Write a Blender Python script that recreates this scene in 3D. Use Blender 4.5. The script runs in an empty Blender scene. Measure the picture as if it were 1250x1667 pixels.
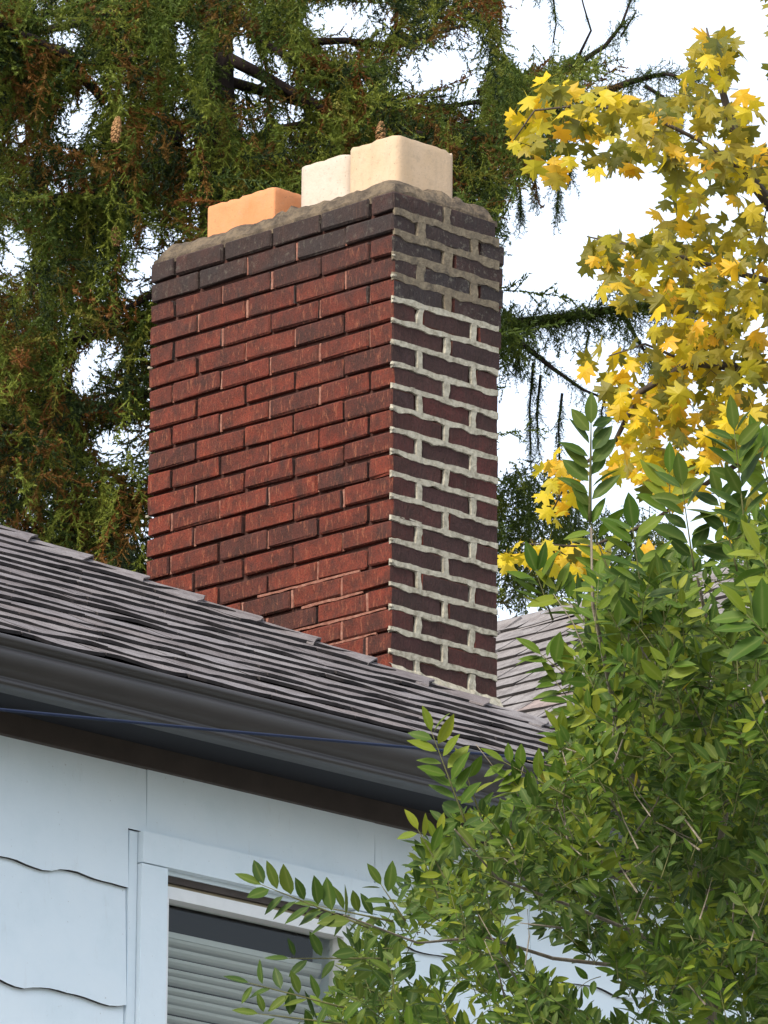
import bpy, math, random
import numpy as np
from mathutils import Vector, Matrix, noise as mnoise

SC = bpy.context.scene
COL = SC.collection
rnd = random.Random(11)
rng = np.random.default_rng(11)

# ------------------------------------------------------------------ camera
# world axes: x runs along the eave of the white house (away to the right), y runs inward from that eave, z up;
# the origin is the near top corner of the chimney's brickwork, the ground lies 8.7 m below it.
CAM = Vector((-15.4165, -15.5356, -7.0694))
FW = Vector((0.67796, 0.68470, 0.26734)).normalized()
RT = Vector((0.7089, -0.7052, 0.0082)); RT = (RT - FW * RT.dot(FW)).normalized()
UP = RT.cross(FW).normalized()
FPX = 12552.6                                     # focal length in photo pixels (photo is 1250 wide)
cam_data = bpy.data.cameras.new('camera')
cam = bpy.data.objects.new('camera', cam_data); COL.objects.link(cam)
cam.matrix_world = Matrix(((RT.x, UP.x, -FW.x, CAM.x), (RT.y, UP.y, -FW.y, CAM.y), (RT.z, UP.z, -FW.z, CAM.z), (0, 0, 0, 1)))
cam_data.sensor_fit = 'HORIZONTAL'; cam_data.sensor_width = 36.0
cam_data.lens = FPX / 1250 * 36.0
cam_data.clip_start = 0.5; cam_data.clip_end = 5000
SC.camera = cam

# ------------------------------------------------------------------ sky and sun
SUN_DIR = Vector((-0.80, -0.16, 0.62)).normalized()       # towards the sun
SUN_STRENGTH, SUN_ANGLE = 2.0, 16
SKY_STRENGTH = 0.115
OVERCAST = 0.40
EXPOSURE = 1.15
world = bpy.data.worlds.new('World'); SC.world = world; world.use_nodes = True
wn, wl = world.node_tree.nodes, world.node_tree.links
wn.clear()
sky = wn.new('ShaderNodeTexSky'); sky.sky_type = 'NISHITA'; sky.sun_disc = False
sky.sun_elevation = math.asin(SUN_DIR.z); sky.sun_rotation = math.atan2(SUN_DIR.x, SUN_DIR.y)
sky.air_density = 1.0; sky.dust_density = 2.0; sky.ozone_density = 1.0
mix = wn.new('ShaderNodeMix'); mix.data_type = 'RGBA'; mix.inputs[0].default_value = OVERCAST
bg = wn.new('ShaderNodeBackground'); out = wn.new('ShaderNodeOutputWorld')
wl.new(sky.outputs[0], mix.inputs[6]); mix.inputs[7].default_value = (9.0, 9.3, 9.8, 1)   # thin even cloud over the blue
wl.new(mix.outputs[2], bg.inputs[0]); bg.inputs[1].default_value = SKY_STRENGTH
wl.new(bg.outputs[0], out.inputs[0])
sun_d = bpy.data.lights.new('sun', 'SUN'); sun_d.energy = SUN_STRENGTH; sun_d.angle = math.radians(SUN_ANGLE)
sun_d.color = (1.0, 0.91, 0.78)
sun = bpy.data.objects.new('sun', sun_d); COL.objects.link(sun)
sun.rotation_euler = SUN_DIR.to_track_quat('Z', 'Y').to_euler(); sun.location = (-20, -10, 30)
SC.view_settings.view_transform = 'Standard'; SC.view_settings.look = 'None'
SC.view_settings.exposure = EXPOSURE; SC.view_settings.gamma = 1.0
SC.view_settings.use_curve_mapping = False

# ------------------------------------------------------------------ helpers
def ray(px, py):
    return FW + RT * ((px - 625) / FPX) - UP * ((py - 833.5) / FPX)
def at(px, py, dep):
    return CAM + ray(px, py) * dep
def hit(px, py, n, d0):
    n = Vector(n); d = ray(px, py)
    return CAM + d * ((d0 - n.dot(CAM)) / n.dot(d))
def pix(p):
    d = Vector(p) - CAM; z = d.dot(FW)
    return 625 + FPX * d.dot(RT) / z, 833.5 - FPX * d.dot(UP) / z, z

def mesh(name, verts, faces, mats, idx=None, smooth=False):
    me = bpy.data.meshes.new(name)
    me.from_pydata([tuple(v) for v in verts], [], faces)
    for m in (mats if isinstance(mats, (list, tuple)) else [mats]): me.materials.append(m)
    if idx is not None: me.polygons.foreach_set('material_index', idx)
    if smooth: me.polygons.foreach_set('use_smooth', [True] * len(me.polygons))
    me.update()
    return me
def np_mesh(name, V, F, mats, tint=None, smooth=False):
    """V (n,3), F (m,k) with k constant; tint per vertex."""
    me = bpy.data.meshes.new(name)
    V = np.ascontiguousarray(V, np.float32); F = np.ascontiguousarray(F, np.int32)
    k = F.shape[1]
    me.vertices.add(len(V)); me.vertices.foreach_set('co', V.ravel())
    me.loops.add(F.size); me.loops.foreach_set('vertex_index', F.ravel())
    me.polygons.add(len(F)); me.polygons.foreach_set('loop_start', np.arange(0, F.size, k, dtype=np.int32))
    if smooth: me.polygons.foreach_set('use_smooth', np.ones(len(F), bool))
    for m in (mats if isinstance(mats, (list, tuple)) else [mats]): me.materials.append(m)
    if tint is not None:
        a = me.attributes.new('tint', 'FLOAT', 'POINT'); a.data.foreach_set('value', np.ascontiguousarray(tint, np.float32))
    me.update(calc_edges=True); me.validate()
    return me
def obj(name, me, parent=None, loc=None, label=None, cat=None, group=None, kind=None, rot=None):
    o = bpy.data.objects.new(name, me); COL.objects.link(o)
    if parent is not None: o.parent = parent
    if loc is not None: o.location = loc
    if rot is not None: o.rotation_euler = rot
    for k, v in (('label', label), ('category', cat), ('group', group), ('kind', kind)):
        if v: o[k] = v
    return o
def thing(name, label, cat, loc=(0, 0, 0), group=None):
    return obj(name, None, None, loc, label, cat, group)

class MB:
    def __init__(s): s.v = []; s.f = []; s.m = []
    def add(s, vs, fs, m=0):
        n = len(s.v); s.v += [tuple(v) for v in vs]; s.f += [tuple(i + n for i in f) for f in fs]; s.m += [m] * len(fs)
    def box(s, x0, x1, y0, y1, z0, z1, m=0):
        s.add([(x0,y0,z0),(x1,y0,z0),(x1,y1,z0),(x0,y1,z0),(x0,y0,z1),(x1,y0,z1),(x1,y1,z1),(x0,y1,z1)],
              [(0,3,2,1),(4,5,6,7),(0,1,5,4),(1,2,6,5),(2,3,7,6),(3,0,4,7)], m)
    def tube(s, pts, rad, n=6, m=0, cap=True):
        pts = [Vector(p) for p in pts]; b = len(s.v)
        up = Vector((0.13, 0.31, 0.94))
        for i, p in enumerate(pts):
            t = (pts[min(i+1, len(pts)-1)] - pts[max(i-1, 0)]).normalized()
            a = t.cross(up)
            if a.length < 1e-3: a = t.cross(Vector((1, 0, 0)))
            a.normalize(); c = t.cross(a); r = rad[i] if isinstance(rad, (list, tuple)) else rad
            for k in range(n):
                w = 2 * math.pi * k / n
                s.v.append(tuple(p + a * (math.cos(w) * r) + c * (math.sin(w) * r)))
        for i in range(len(pts) - 1):
            for k in range(n):
                s.f.append((b+i*n+k, b+i*n+(k+1) % n, b+(i+1)*n+(k+1) % n, b+(i+1)*n+k)); s.m.append(m)
        if cap:
            s.f.append(tuple(b+k for k in range(n))[::-1]); s.m.append(m)
            s.f.append(tuple(b+(len(pts)-1)*n+k for k in range(n))); s.m.append(m)
    def sweep_x(s, prof, xs, closed=False, m=0):
        """profile of (y,z) swept along x stations."""
        b = len(s.v); n = len(prof)
        for x in xs:
            for (y, z) in prof: s.v.append((x, y, z))
        for i in range(len(xs) - 1):
            for k in range(n if closed else n - 1):
                s.f.append((b+i*n+k, b+(i+1)*n+k, b+(i+1)*n+(k+1) % n, b+i*n+(k+1) % n)); s.m.append(m)
        if closed:
            s.f.append(tuple(b+k for k in range(n))); s.m.append(m)
            s.f.append(tuple(b+(len(xs)-1)*n+k for k in range(n))[::-1]); s.m.append(m)
    def me(s, name, mats, smooth=False): return mesh(name, s.v, s.f, mats, s.m, smooth)

def chamfer_box(dx, dy, dz, c, jit=0.0, r=None):
    """box centred on the origin with chamfered edges, 24 vertices, 44 triangles."""
    h = (dx / 2, dy / 2, dz / 2); V = []; ix = {}
    for ax in range(3):
        for sg in (-1, 1):
            for a in (-1, 1):
                for b in (-1, 1):
                    o = [(ax + 1) % 3, (ax + 2) % 3]; p = [0, 0, 0]
                    p[ax] = sg * h[ax]; p[o[0]] = a * (h[o[0]] - c); p[o[1]] = b * (h[o[1]] - c)
                    key = [0, 0, 0]; key[ax] = sg; key[o[0]] = a; key[o[1]] = b
                    ix[(ax,) + tuple(key)] = len(V)
                    if r: p = [q + r.uniform(-jit, jit) for q in p]
                    V.append(p)
    F = []
    def face(idx):
        a, b, c_ = (Vector(V[idx[0]]), Vector(V[idx[1]]), Vector(V[idx[2]]))
        nrm = (b - a).cross(c_ - a); ctr = sum((Vector(V[i]) for i in idx), Vector()) / len(idx)
        F.append(tuple(idx) if nrm.dot(ctr) > 0 else tuple(idx[::-1]))
    sgn = (-1, 1)
    for ax in range(3):
        o = [(ax + 1) % 3, (ax + 2) % 3]
        for sg in sgn:
            q = []
            for a, b in ((-1, -1), (1, -1), (1, 1), (-1, 1)):
                k = [0, 0, 0]; k[ax] = sg; k[o[0]] = a; k[o[1]] = b; q.append(ix[(ax,) + tuple(k)])
            face(q)
        for a in sgn:
            for b in sgn:
                k0 = [0, 0, 0]; k0[o[0]] = a; k0[o[1]] = b
                k1 = k0[:]; k0[ax] = -1; k1[ax] = 1
                face([ix[(o[0],) + tuple(k0)], ix[(o[0],) + tuple(k1)], ix[(o[1],) + tuple(k1)], ix[(o[1],) + tuple(k0)]])
    for a in sgn:
        for b in sgn:
            for c_ in sgn:
                face([ix[(0, a, b, c_)], ix[(1, a, b, c_)], ix[(2, a, b, c_)]])
    return V, F

# ------------------------------------------------------------------ materials
class NT:
    def __init__(s, name):
        s.m = bpy.data.materials.new(name); s.m.use_nodes = True
        s.n = s.m.node_tree.nodes; s.l = s.m.node_tree.links; s.n.clear()
        s.out = s.n.new('ShaderNodeOutputMaterial'); s.b = s.n.new('ShaderNodeBsdfPrincipled')
        s.l.new(s.b.outputs[0], s.out.inputs[0])
    def tc(s, which='Object', scale=(1, 1, 1), offset_by_object=False):
        t = s.n.new('ShaderNodeTexCoord'); mp = s.n.new('ShaderNodeMapping'); mp.inputs['Scale'].default_value = scale
        s.l.new(t.outputs[which], mp.inputs[0])
        if offset_by_object:
            oi = s.n.new('ShaderNodeObjectInfo'); mu = s.n.new('ShaderNodeMath'); mu.operation = 'MULTIPLY'; mu.inputs[1].default_value = 37.0
            s.l.new(oi.outputs['Random'], mu.inputs[0]); cx = s.n.new('ShaderNodeCombineXYZ')
            for i in range(3): s.l.new(mu.outputs[0], cx.inputs[i])
            s.l.new(cx.outputs[0], mp.inputs['Location'])
        return mp.outputs[0]
    def geo(s, scale=(1, 1, 1)):
        t = s.n.new('ShaderNodeNewGeometry'); mp = s.n.new('ShaderNodeMapping'); mp.inputs['Scale'].default_value = scale
        s.l.new(t.outputs['Position'], mp.inputs[0]); return mp.outputs[0]
    def noise(s, vec, scale, detail=4, rough=0.6, dist=0.0):
        t = s.n.new('ShaderNodeTexNoise'); t.inputs['Scale'].default_value = scale; t.inputs['Detail'].default_value = detail
        t.inputs['Roughness'].default_value = rough; t.inputs['Distortion'].default_value = dist
        s.l.new(vec, t.inputs['Vector']); return t.outputs['Fac']
    def ramp(s, fac, stops):
        r = s.n.new('ShaderNodeValToRGB'); e = r.color_ramp.elements
        while len(e) < len(stops): e.new(0.5)
        for el, (p, c) in zip(e, stops): el.position = p; el.color = (*c, 1) if len(c) == 3 else c
        s.l.new(fac, r.inputs[0]); return r.outputs[0]
    def mix(s, fac, a, b, mode='MIX'):
        x = s.n.new('ShaderNodeMix'); x.data_type = 'RGBA'; x.blend_type = mode
        for sock, v in ((x.inputs[0], fac), (x.inputs[6], a), (x.inputs[7], b)):
            if isinstance(v, (int, float)): sock.default_value = v
            elif isinstance(v, tuple): sock.default_value = (*v, 1)
            else: s.l.new(v, sock)
        return x.outputs[2]
    def math(s, op, a, b=0.0):
        x = s.n.new('ShaderNodeMath'); x.operation = op
        for sock, v in ((x.inputs[0], a), (x.inputs[1], b)):
            if isinstance(v, (int, float)): sock.default_value = v
            else: s.l.new(v, sock)
        return x.outputs[0]
    def rand(s):
        return s.n.new('ShaderNodeObjectInfo').outputs['Random']
    def rand_tint(s):
        oi = s.n.new('ShaderNodeObjectInfo'); a = s.n.new('ShaderNodeAttribute'); a.attribute_name = 'tint'
        return s.math('FRACT', s.math('ADD', oi.outputs['Random'], a.outputs['Fac']))
    def bump(s, h, strength=0.5, dist=0.002):
        b = s.n.new('ShaderNodeBump'); b.inputs['Strength'].default_value = strength; b.inputs['Distance'].default_value = dist
        s.l.new(h, b.inputs['Height']); s.l.new(b.outputs[0], s.b.inputs['Normal'])
    def set(s, color=None, rough=0.8, spec=0.3, metal=0.0):
        if color is not None:
            if isinstance(color, tuple): s.b.inputs['Base Color'].default_value = (*color, 1)
            else: s.l.new(color, s.b.inputs['Base Color'])
        s.b.inputs['Roughness'].default_value = rough; s.b.inputs['Specular IOR Level'].default_value = spec
        s.b.inputs['Metallic'].default_value = metal
        return s.m

def brick_mat(name, stops, scratch, soot=0.0, lichen=0.0):
    t = NT(name); v = t.tc(offset_by_object=True)
    base = t.ramp(t.rand(), stops)
    vs = t.geo((34, 34, 9))                                      # vertical combed drag marks on the face
    comb = t.noise(vs, 3.4, 3, 0.6, 0.6)
    grit = t.noise(v, 170, 4, 0.7)
    blot = t.noise(v, 16, 4, 0.62)
    c = t.mix(t.ramp(blot, [(0.36, (0, 0, 0)), (0.66, (1, 1, 1))]), base, t.mix(0.72, base, (0.03, 0.018, 0.015)))
    c = t.mix(t.math('MULTIPLY', t.ramp(comb, [(0.55, (0, 0, 0)), (0.72, (1, 1, 1))]), 0.52), c, scratch)
    c = t.mix(t.math('MULTIPLY', t.ramp(grit, [(0.35, (1, 1, 1)), (0.5, (0, 0, 0))]), 0.55), c, (0.022, 0.015, 0.014))
    gz = t.n.new('ShaderNodeNewGeometry'); sz = t.n.new('ShaderNodeSeparateXYZ'); t.l.new(gz.outputs['Position'], sz.inputs[0])
    hi = t.n.new('ShaderNodeMapRange'); t.l.new(sz.outputs['Z'], hi.inputs[0])              # old smoke stain, ragged, strongest by the flues
    for q, vv in ((1, -0.58), (2, -0.06), (3, 0.0), (4, 1.0)): hi.inputs[q].default_value = vv
    stain = t.math('MULTIPLY', hi.outputs[0], t.ramp(t.noise(t.geo(), 9, 5, 0.65), [(0.34, (0.25, 0.25, 0.25)), (0.62, (1, 1, 1))]))
    patch = t.ramp(t.noise(t.geo(), 5.5, 5, 0.7), [(0.50, (0, 0, 0)), (0.68, (1, 1, 1))])
    c = t.mix(t.math('MULTIPLY', t.math('MAXIMUM', stain, t.math('MULTIPLY', patch, 0.55)), 0.72), c, (0.034, 0.026, 0.024))
    if soot:
        c = t.mix(t.math('MULTIPLY', t.ramp(t.noise(v, 7, 4, 0.6), [(0.25, (1, 1, 1)), (0.62, (0, 0, 0))]), soot), c, (0.030, 0.026, 0.026))
    if lichen:
        sp = t.ramp(t.noise(v, 55, 5, 0.7), [(0.56, (0, 0, 0)), (0.64, (1, 1, 1))])
        c = t.mix(t.math('MULTIPLY', sp, lichen), c, (0.20, 0.19, 0.15))
    h = t.math('ADD', t.math('MULTIPLY', comb, 0.9), t.math('ADD', t.math('MULTIPLY', grit, 0.5), blot))
    t.bump(h, 0.9, 0.006)
    return t.set(c, 0.9, 0.2)
M = {}
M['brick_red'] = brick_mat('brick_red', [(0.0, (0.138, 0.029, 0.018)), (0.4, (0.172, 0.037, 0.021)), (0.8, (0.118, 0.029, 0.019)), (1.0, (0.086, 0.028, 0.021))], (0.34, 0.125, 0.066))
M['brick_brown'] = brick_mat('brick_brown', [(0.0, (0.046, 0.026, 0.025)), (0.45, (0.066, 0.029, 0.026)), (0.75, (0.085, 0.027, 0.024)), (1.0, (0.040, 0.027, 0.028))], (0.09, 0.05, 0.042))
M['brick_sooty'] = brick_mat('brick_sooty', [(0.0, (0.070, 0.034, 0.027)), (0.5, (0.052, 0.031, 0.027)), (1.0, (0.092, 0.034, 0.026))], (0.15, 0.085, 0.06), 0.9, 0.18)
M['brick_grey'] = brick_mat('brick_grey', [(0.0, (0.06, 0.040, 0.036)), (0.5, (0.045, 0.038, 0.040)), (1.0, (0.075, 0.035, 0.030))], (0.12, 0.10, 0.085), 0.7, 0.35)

t = NT('raked_mortar'); v = t.geo()
c = t.ramp(t.noise(v, 60, 4), [(0.3, (0.045, 0.022, 0.018)), (0.7, (0.085, 0.042, 0.034))])
t.bump(t.noise(v, 150, 4), 0.7, 0.004); M['raked'] = t.set(c, 0.95, 0.1)
t = NT('pale_mortar'); v = t.geo()
c = t.ramp(t.noise(v, 45, 5, 0.7), [(0.28, (0.16, 0.145, 0.11)), (0.5, (0.36, 0.335, 0.265)), (0.75, (0.50, 0.475, 0.39))])
t.bump(t.noise(v, 110, 5, 0.7), 0.8, 0.006); M['mortar'] = t.set(c, 0.95, 0.1)
t = NT('pink_mortar'); v = t.geo()
c = t.ramp(t.noise(v, 45, 5, 0.7), [(0.28, (0.14, 0.055, 0.04)), (0.5, (0.24, 0.11, 0.08)), (0.75, (0.34, 0.20, 0.15))])
t.bump(t.noise(v, 110, 5, 0.7), 0.8, 0.006); M['mortar_pink'] = t.set(c, 0.95, 0.1)
t = NT('stained_mortar'); v = t.geo()
c = t.ramp(t.noise(v, 30, 5, 0.7), [(0.25, (0.07, 0.06, 0.05)), (0.5, (0.17, 0.14, 0.10)), (0.78, (0.27, 0.23, 0.16))])
t.bump(t.noise(v, 80, 5, 0.7), 0.9, 0.01); M['mortar_old'] = t.set(c, 0.95, 0.1)
t = NT('crown_mortar'); v = t.geo()
c = t.ramp(t.noise(v, 14, 6, 0.72), [(0.30, (0.035, 0.03, 0.027)), (0.47, (0.12, 0.095, 0.07)), (0.60, (0.20, 0.155, 0.105)), (0.78, (0.07, 0.055, 0.045))])
c = t.mix(t.math('MULTIPLY', t.ramp(t.noise(v, 90, 5, 0.7), [(0.55, (0, 0, 0)), (0.68, (1, 1, 1))]), 0.55), c, (0.05, 0.045, 0.04))
t.bump(t.noise(v, 55, 6, 0.75), 1.0, 0.014); M['crown'] = t.set(c, 0.95, 0.1)
def clay(name, a, b, spot):
    t = NT(name); v = t.tc()
    c = t.mix(t.ramp(t.noise(v, 9, 5, 0.6), [(0.3, (0, 0, 0)), (0.7, (1, 1, 1))]), a, b)
    c = t.mix(t.math('MULTIPLY', t.ramp(t.noise(v, 38, 5, 0.75), [(0.54, (0, 0, 0)), (0.66, (1, 1, 1))]), 0.5), c, spot)
    c = t.mix(t.math('MULTIPLY', t.ramp(t.noise(t.tc(scale=(1, 1, .22)), 24, 5, 0.65), [(0.52, (0, 0, 0)), (0.72, (1, 1, 1))]), 0.4), c, spot)
    c = t.mix(t.math('MULTIPLY', t.ramp(t.noise(v, 130, 3, 0.6), [(0.65, (0, 0, 0)), (0.70, (1, 1, 1))]), 0.5), c, t.mix(0.6, spot, (0.05, 0.04, 0.03)))
    t.bump(t.noise(v, 120, 4, 0.7), 0.35, 0.004); return t.set(c, 0.85, 0.2)
M['clay_orange'] = clay('clay_orange', (0.52, 0.205, 0.085), (0.58, 0.27, 0.13), (0.45, 0.24, 0.14))
M['clay_white'] = clay('clay_white', (0.46, 0.38, 0.30), (0.53, 0.46, 0.39), (0.36, 0.30, 0.25))
M['clay_cream'] = clay('clay_cream', (0.47, 0.34, 0.215), (0.53, 0.40, 0.28), (0.34, 0.27, 0.19))
t = NT('clay_soot'); M['clay_in'] = t.set((0.02, 0.018, 0.016), 0.95, 0.1)

def shingle_mat(name, stops):
    t = NT(name); v = t.geo()
    base = t.ramp(t.rand(), stops)
    sp = t.noise(v, 420, 3, 0.7); bl = t.noise(v, 15, 5, 0.7)
    c = t.mix(t.ramp(sp, [(0.35, (0, 0, 0)), (0.65, (1, 1, 1))]), t.mix(0.45, base, (0.03, 0.03, 0.03)), t.mix(0.25, base, (0.42, 0.40, 0.40)))
    c = t.mix(t.math('MULTIPLY', t.ramp(bl, [(0.36, (1, 1, 1)), (0.56, (0, 0, 0))]), 0.6), c, (0.075, 0.062, 0.062))
    t.bump(t.math('ADD', sp, t.math('MULTIPLY', bl, 2.0)), 0.6, 0.004); return t.set(c, 0.92, 0.2)
M['shingle'] = shingle_mat('shingle', [(0, (0.130, 0.110, 0.112)), (0.25, (0.215, 0.198, 0.208)), (0.5, (0.165, 0.143, 0.148)), (0.75, (0.265, 0.248, 0.252)), (1, (0.18, 0.148, 0.146))])
M['shingle_far'] = shingle_mat('shingle_far', [(0, (0.22, 0.20, 0.195)), (0.5, (0.28, 0.262, 0.26)), (0.88, (0.25, 0.225, 0.215)), (1, (0.33, 0.245, 0.215))])
t = NT('roof_felt_and_shade'); M['felt_and_shade'] = t.set(t.ramp(t.noise(t.geo(), 30), [(0.3, (0.022, 0.02, 0.02)), (0.7, (0.05, 0.045, 0.045))]), 0.95, 0.1)  # roof underlay colour, also painting shadow lines at tab and siding edges
t = NT('brown_metal'); v = t.geo((1, 6, 6))
c = t.ramp(t.noise(v, 5, 5, 0.65), [(0.3, (0.017, 0.014, 0.013)), (0.7, (0.028, 0.023, 0.021))])
M['gutter'] = t.set(c, 0.42, 0.5)
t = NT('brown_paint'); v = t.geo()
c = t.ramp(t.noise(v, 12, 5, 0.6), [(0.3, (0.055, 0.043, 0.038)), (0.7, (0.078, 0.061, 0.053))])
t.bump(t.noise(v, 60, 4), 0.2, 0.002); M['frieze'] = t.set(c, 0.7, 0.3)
t = NT('dark_soffit'); M['soffit'] = t.set((0.012, 0.013, 0.018), 0.75, 0.3)
t = NT('white_paint'); v = t.geo()
c = t.ramp(t.noise(v, 5, 6, 0.65), [(0.28, (0.68, 0.79, 0.86)), (0.5, (0.73, 0.83, 0.90)), (0.75, (0.76, 0.85, 0.91))])
c = t.mix(t.math('MULTIPLY', t.ramp(t.noise(t.geo((1, 1, 0.25)), 28, 5, 0.7), [(0.60, (0, 0, 0)), (0.78, (1, 1, 1))]), 0.22), c, (0.42, 0.42, 0.41))
c = t.mix(t.math('MULTIPLY', t.ramp(t.noise(v, 95, 3, 0.6), [(0.70, (0, 0, 0)), (0.76, (1, 1, 1))]), 0.5), c, (0.30, 0.30, 0.30))
t.bump(t.math('ADD', t.noise(v, 7, 3), t.math('MULTIPLY', t.noise(v, 70, 4), 0.15)), 0.35, 0.008); M['white'] = t.set(c, 0.6, 0.35)
t = NT('window_vinyl'); M['vinyl'] = t.set(t.ramp(t.noise(t.geo(), 20), [(0.3, (0.74, 0.75, 0.75)), (0.7, (0.80, 0.81, 0.81))]), 0.45, 0.4)
t = NT('head_wood'); M['tan'] = t.set((0.36, 0.30, 0.20), 0.7, 0.2)
t = NT('blind_slat'); M['slat'] = t.set((0.50, 0.51, 0.49), 0.55, 0.3)
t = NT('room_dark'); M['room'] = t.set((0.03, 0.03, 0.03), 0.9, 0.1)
t = NT('window_glass')                                           # clear pane: mostly see-through, mirror-like at a slant
tr = t.n.new('ShaderNodeBsdfTransparent'); tr.inputs[0].default_value = (0.93, 0.95, 0.94, 1)
gl = t.n.new('ShaderNodeBsdfGlossy'); gl.inputs['Roughness'].default_value = 0.02
fr = t.n.new('ShaderNodeLayerWeight')
ff = t.math('ADD', t.math('MULTIPLY', t.math('POWER', fr.outputs['Facing'], 4.0), 0.5), 0.018)
mx = t.n.new('ShaderNodeMixShader'); t.l.new(ff, mx.inputs[0]); t.l.new(tr.outputs[0], mx.inputs[1]); t.l.new(gl.outputs[0], mx.inputs[2])
t.l.new(mx.outputs[0], t.out.inputs[0]); M['glass'] = t.m
t = NT('cable_rubber'); M['cable'] = t.set((0.012, 0.02, 0.05), 0.6, 0.15)
t = NT('bounce_ground'); v = t.geo()
M['unseen_ground'] = t.set(t.ramp(t.noise(v, 0.7, 6, 0.7), [(0.3, (0.13, 0.125, 0.11)), (0.7, (0.22, 0.215, 0.20))]), 0.95, 0.1)  # ground, made paler to bounce light up to the eave

def bark(name, a, b):
    t = NT(name); v = t.geo((1, 1, 0.35))
    n = t.noise(v, 28, 5, 0.7)
    t.bump(n, 0.9, 0.01); return t.set(t.ramp(n, [(0.3, a), (0.7, b)]), 0.92, 0.1)
M['spruce_bark'] = bark('spruce_bark', (0.020, 0.015, 0.015), (0.055, 0.041, 0.038))
M['maple_bark'] = bark('maple_bark', (0.05, 0.04, 0.032), (0.12, 0.10, 0.08))
M['twig'] = bark('pale_twig', (0.12, 0.10, 0.075), (0.26, 0.23, 0.18))
M['green_twig'] = bark('green_twig', (0.07, 0.075, 0.03), (0.14, 0.14, 0.06))
def leaf_mat(name, stops, trans, rough=0.5, spec=0.4, vein=0.25):
    t = NT(name); f = t.rand_tint(); c = t.ramp(f, stops)
    v = t.tc(); n = t.noise(v, 26, 4, 0.6)
    c = t.mix(t.math('MULTIPLY', n, vein), c, t.mix(0.5, c, (0.10, 0.07, 0.02)))
    at_ = t.n.new('ShaderNodeAttribute'); at_.attribute_name = 'rib'
    c = t.mix(t.math('MULTIPLY', t.math('POWER', at_.outputs['Fac'], 7.0), 0.45), c, t.mix(0.5, c, (0.30, 0.34, 0.10)))
    t.set(c, rough, spec)
    tl = t.n.new('ShaderNodeBsdfTranslucent'); t.l.new(c, tl.inputs[0])
    ad = t.n.new('ShaderNodeMixShader'); ad.inputs[0].default_value = trans
    t.l.new(t.b.outputs[0], ad.inputs[1]); t.l.new(tl.outputs[0], ad.inputs[2]); t.l.new(ad.outputs[0], t.out.inputs[0])
    return t.m
M['needle'] = leaf_mat('spruce_needle', [(0.0, (0.013, 0.030, 0.010)), (0.33, (0.034, 0.066, 0.013)), (0.60, (0.088, 0.135, 0.018)), (0.86, (0.20, 0.235, 0.032)), (0.90, (0.15, 0.085, 0.016)), (1.0, (0.17, 0.062, 0.012))], 0.25, 0.6, 0.25)
M['maple_leaf'] = leaf_mat('maple_leaf', [(0.0, (0.46, 0.42, 0.03)), (0.3, (0.68, 0.54, 0.022)), (0.55, (0.80, 0.56, 0.016)), (0.8, (0.78, 0.42, 0.02)), (1.0, (0.55, 0.48, 0.04))], 0.5)
M['maple_leaf_olive'] = leaf_mat('maple_leaf_olive', [(0.0, (0.13, 0.14, 0.018)), (0.35, (0.24, 0.22, 0.022)), (0.7, (0.42, 0.33, 0.025)), (1.0, (0.12, 0.15, 0.02))], 0.5)
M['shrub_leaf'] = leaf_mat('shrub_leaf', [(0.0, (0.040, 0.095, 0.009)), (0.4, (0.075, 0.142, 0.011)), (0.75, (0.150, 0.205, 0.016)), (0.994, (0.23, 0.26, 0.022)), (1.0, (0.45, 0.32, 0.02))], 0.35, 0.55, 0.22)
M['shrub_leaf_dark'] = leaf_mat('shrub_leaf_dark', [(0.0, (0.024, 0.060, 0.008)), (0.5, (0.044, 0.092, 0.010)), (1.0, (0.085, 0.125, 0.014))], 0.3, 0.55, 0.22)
M['cone'] = bark('cone_scale', (0.22, 0.11, 0.045), (0.40, 0.24, 0.12))

# ------------------------------------------------------------------ ground
bm = MB(); bm.box(-700, 700, -700, 700, -9.1, -8.67)
obj('unseen_ground', bm.me('unseen_ground', M['unseen_ground']), kind='structure')

# ------------------------------------------------------------------ the white house
P, Z0, EPS = 0.5155, -1.4799, 0.06
YE, YW = -1.072, -0.80                       # eave line of the shingles, face of the wall
ZE = Z0 + P * YE
XH = -EPS - YE                               # plan position of the eave corner
XL, YB = -9.0, 7.0                           # far left end and back eave of the house
XWR = XH - 0.27                              # right-hand wall
house = thing('house', 'white house with brown eaves and grey shingle hip roof under the brick chimney', 'house', (-3, 1, -8.67))
house.location = (0, 0, 0)

# wall body (below the soffit), with the window opening left free in the front wall
WX0, WX1, WZ1, WZ0 = -1.640, -0.935, -2.482, -3.90      # window opening
ZS = -2.150                                              # soffit level
bm = MB(); T = 0.14; yf = YW + 0.014
bm.box(XL, WX0, yf, yf + T, -8.67, ZS); bm.box(WX1, XWR, yf, yf + T, -8.67, ZS)
bm.box(WX0, WX1, yf, yf + T, WZ1, ZS); bm.box(WX0, WX1, yf, yf + T, -8.67, WZ0)
bm.box(XWR - T, XWR, yf + T, 6.7, -8.67, ZS); bm.box(XL, XL + T, yf + T, 6.7, -8.67, ZS); bm.box(XL + T, XWR - T, 6.7 - T, 6.7, -8.67, ZS)
wall = obj('wall', bm.me('wall', M['white']), house)

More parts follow.
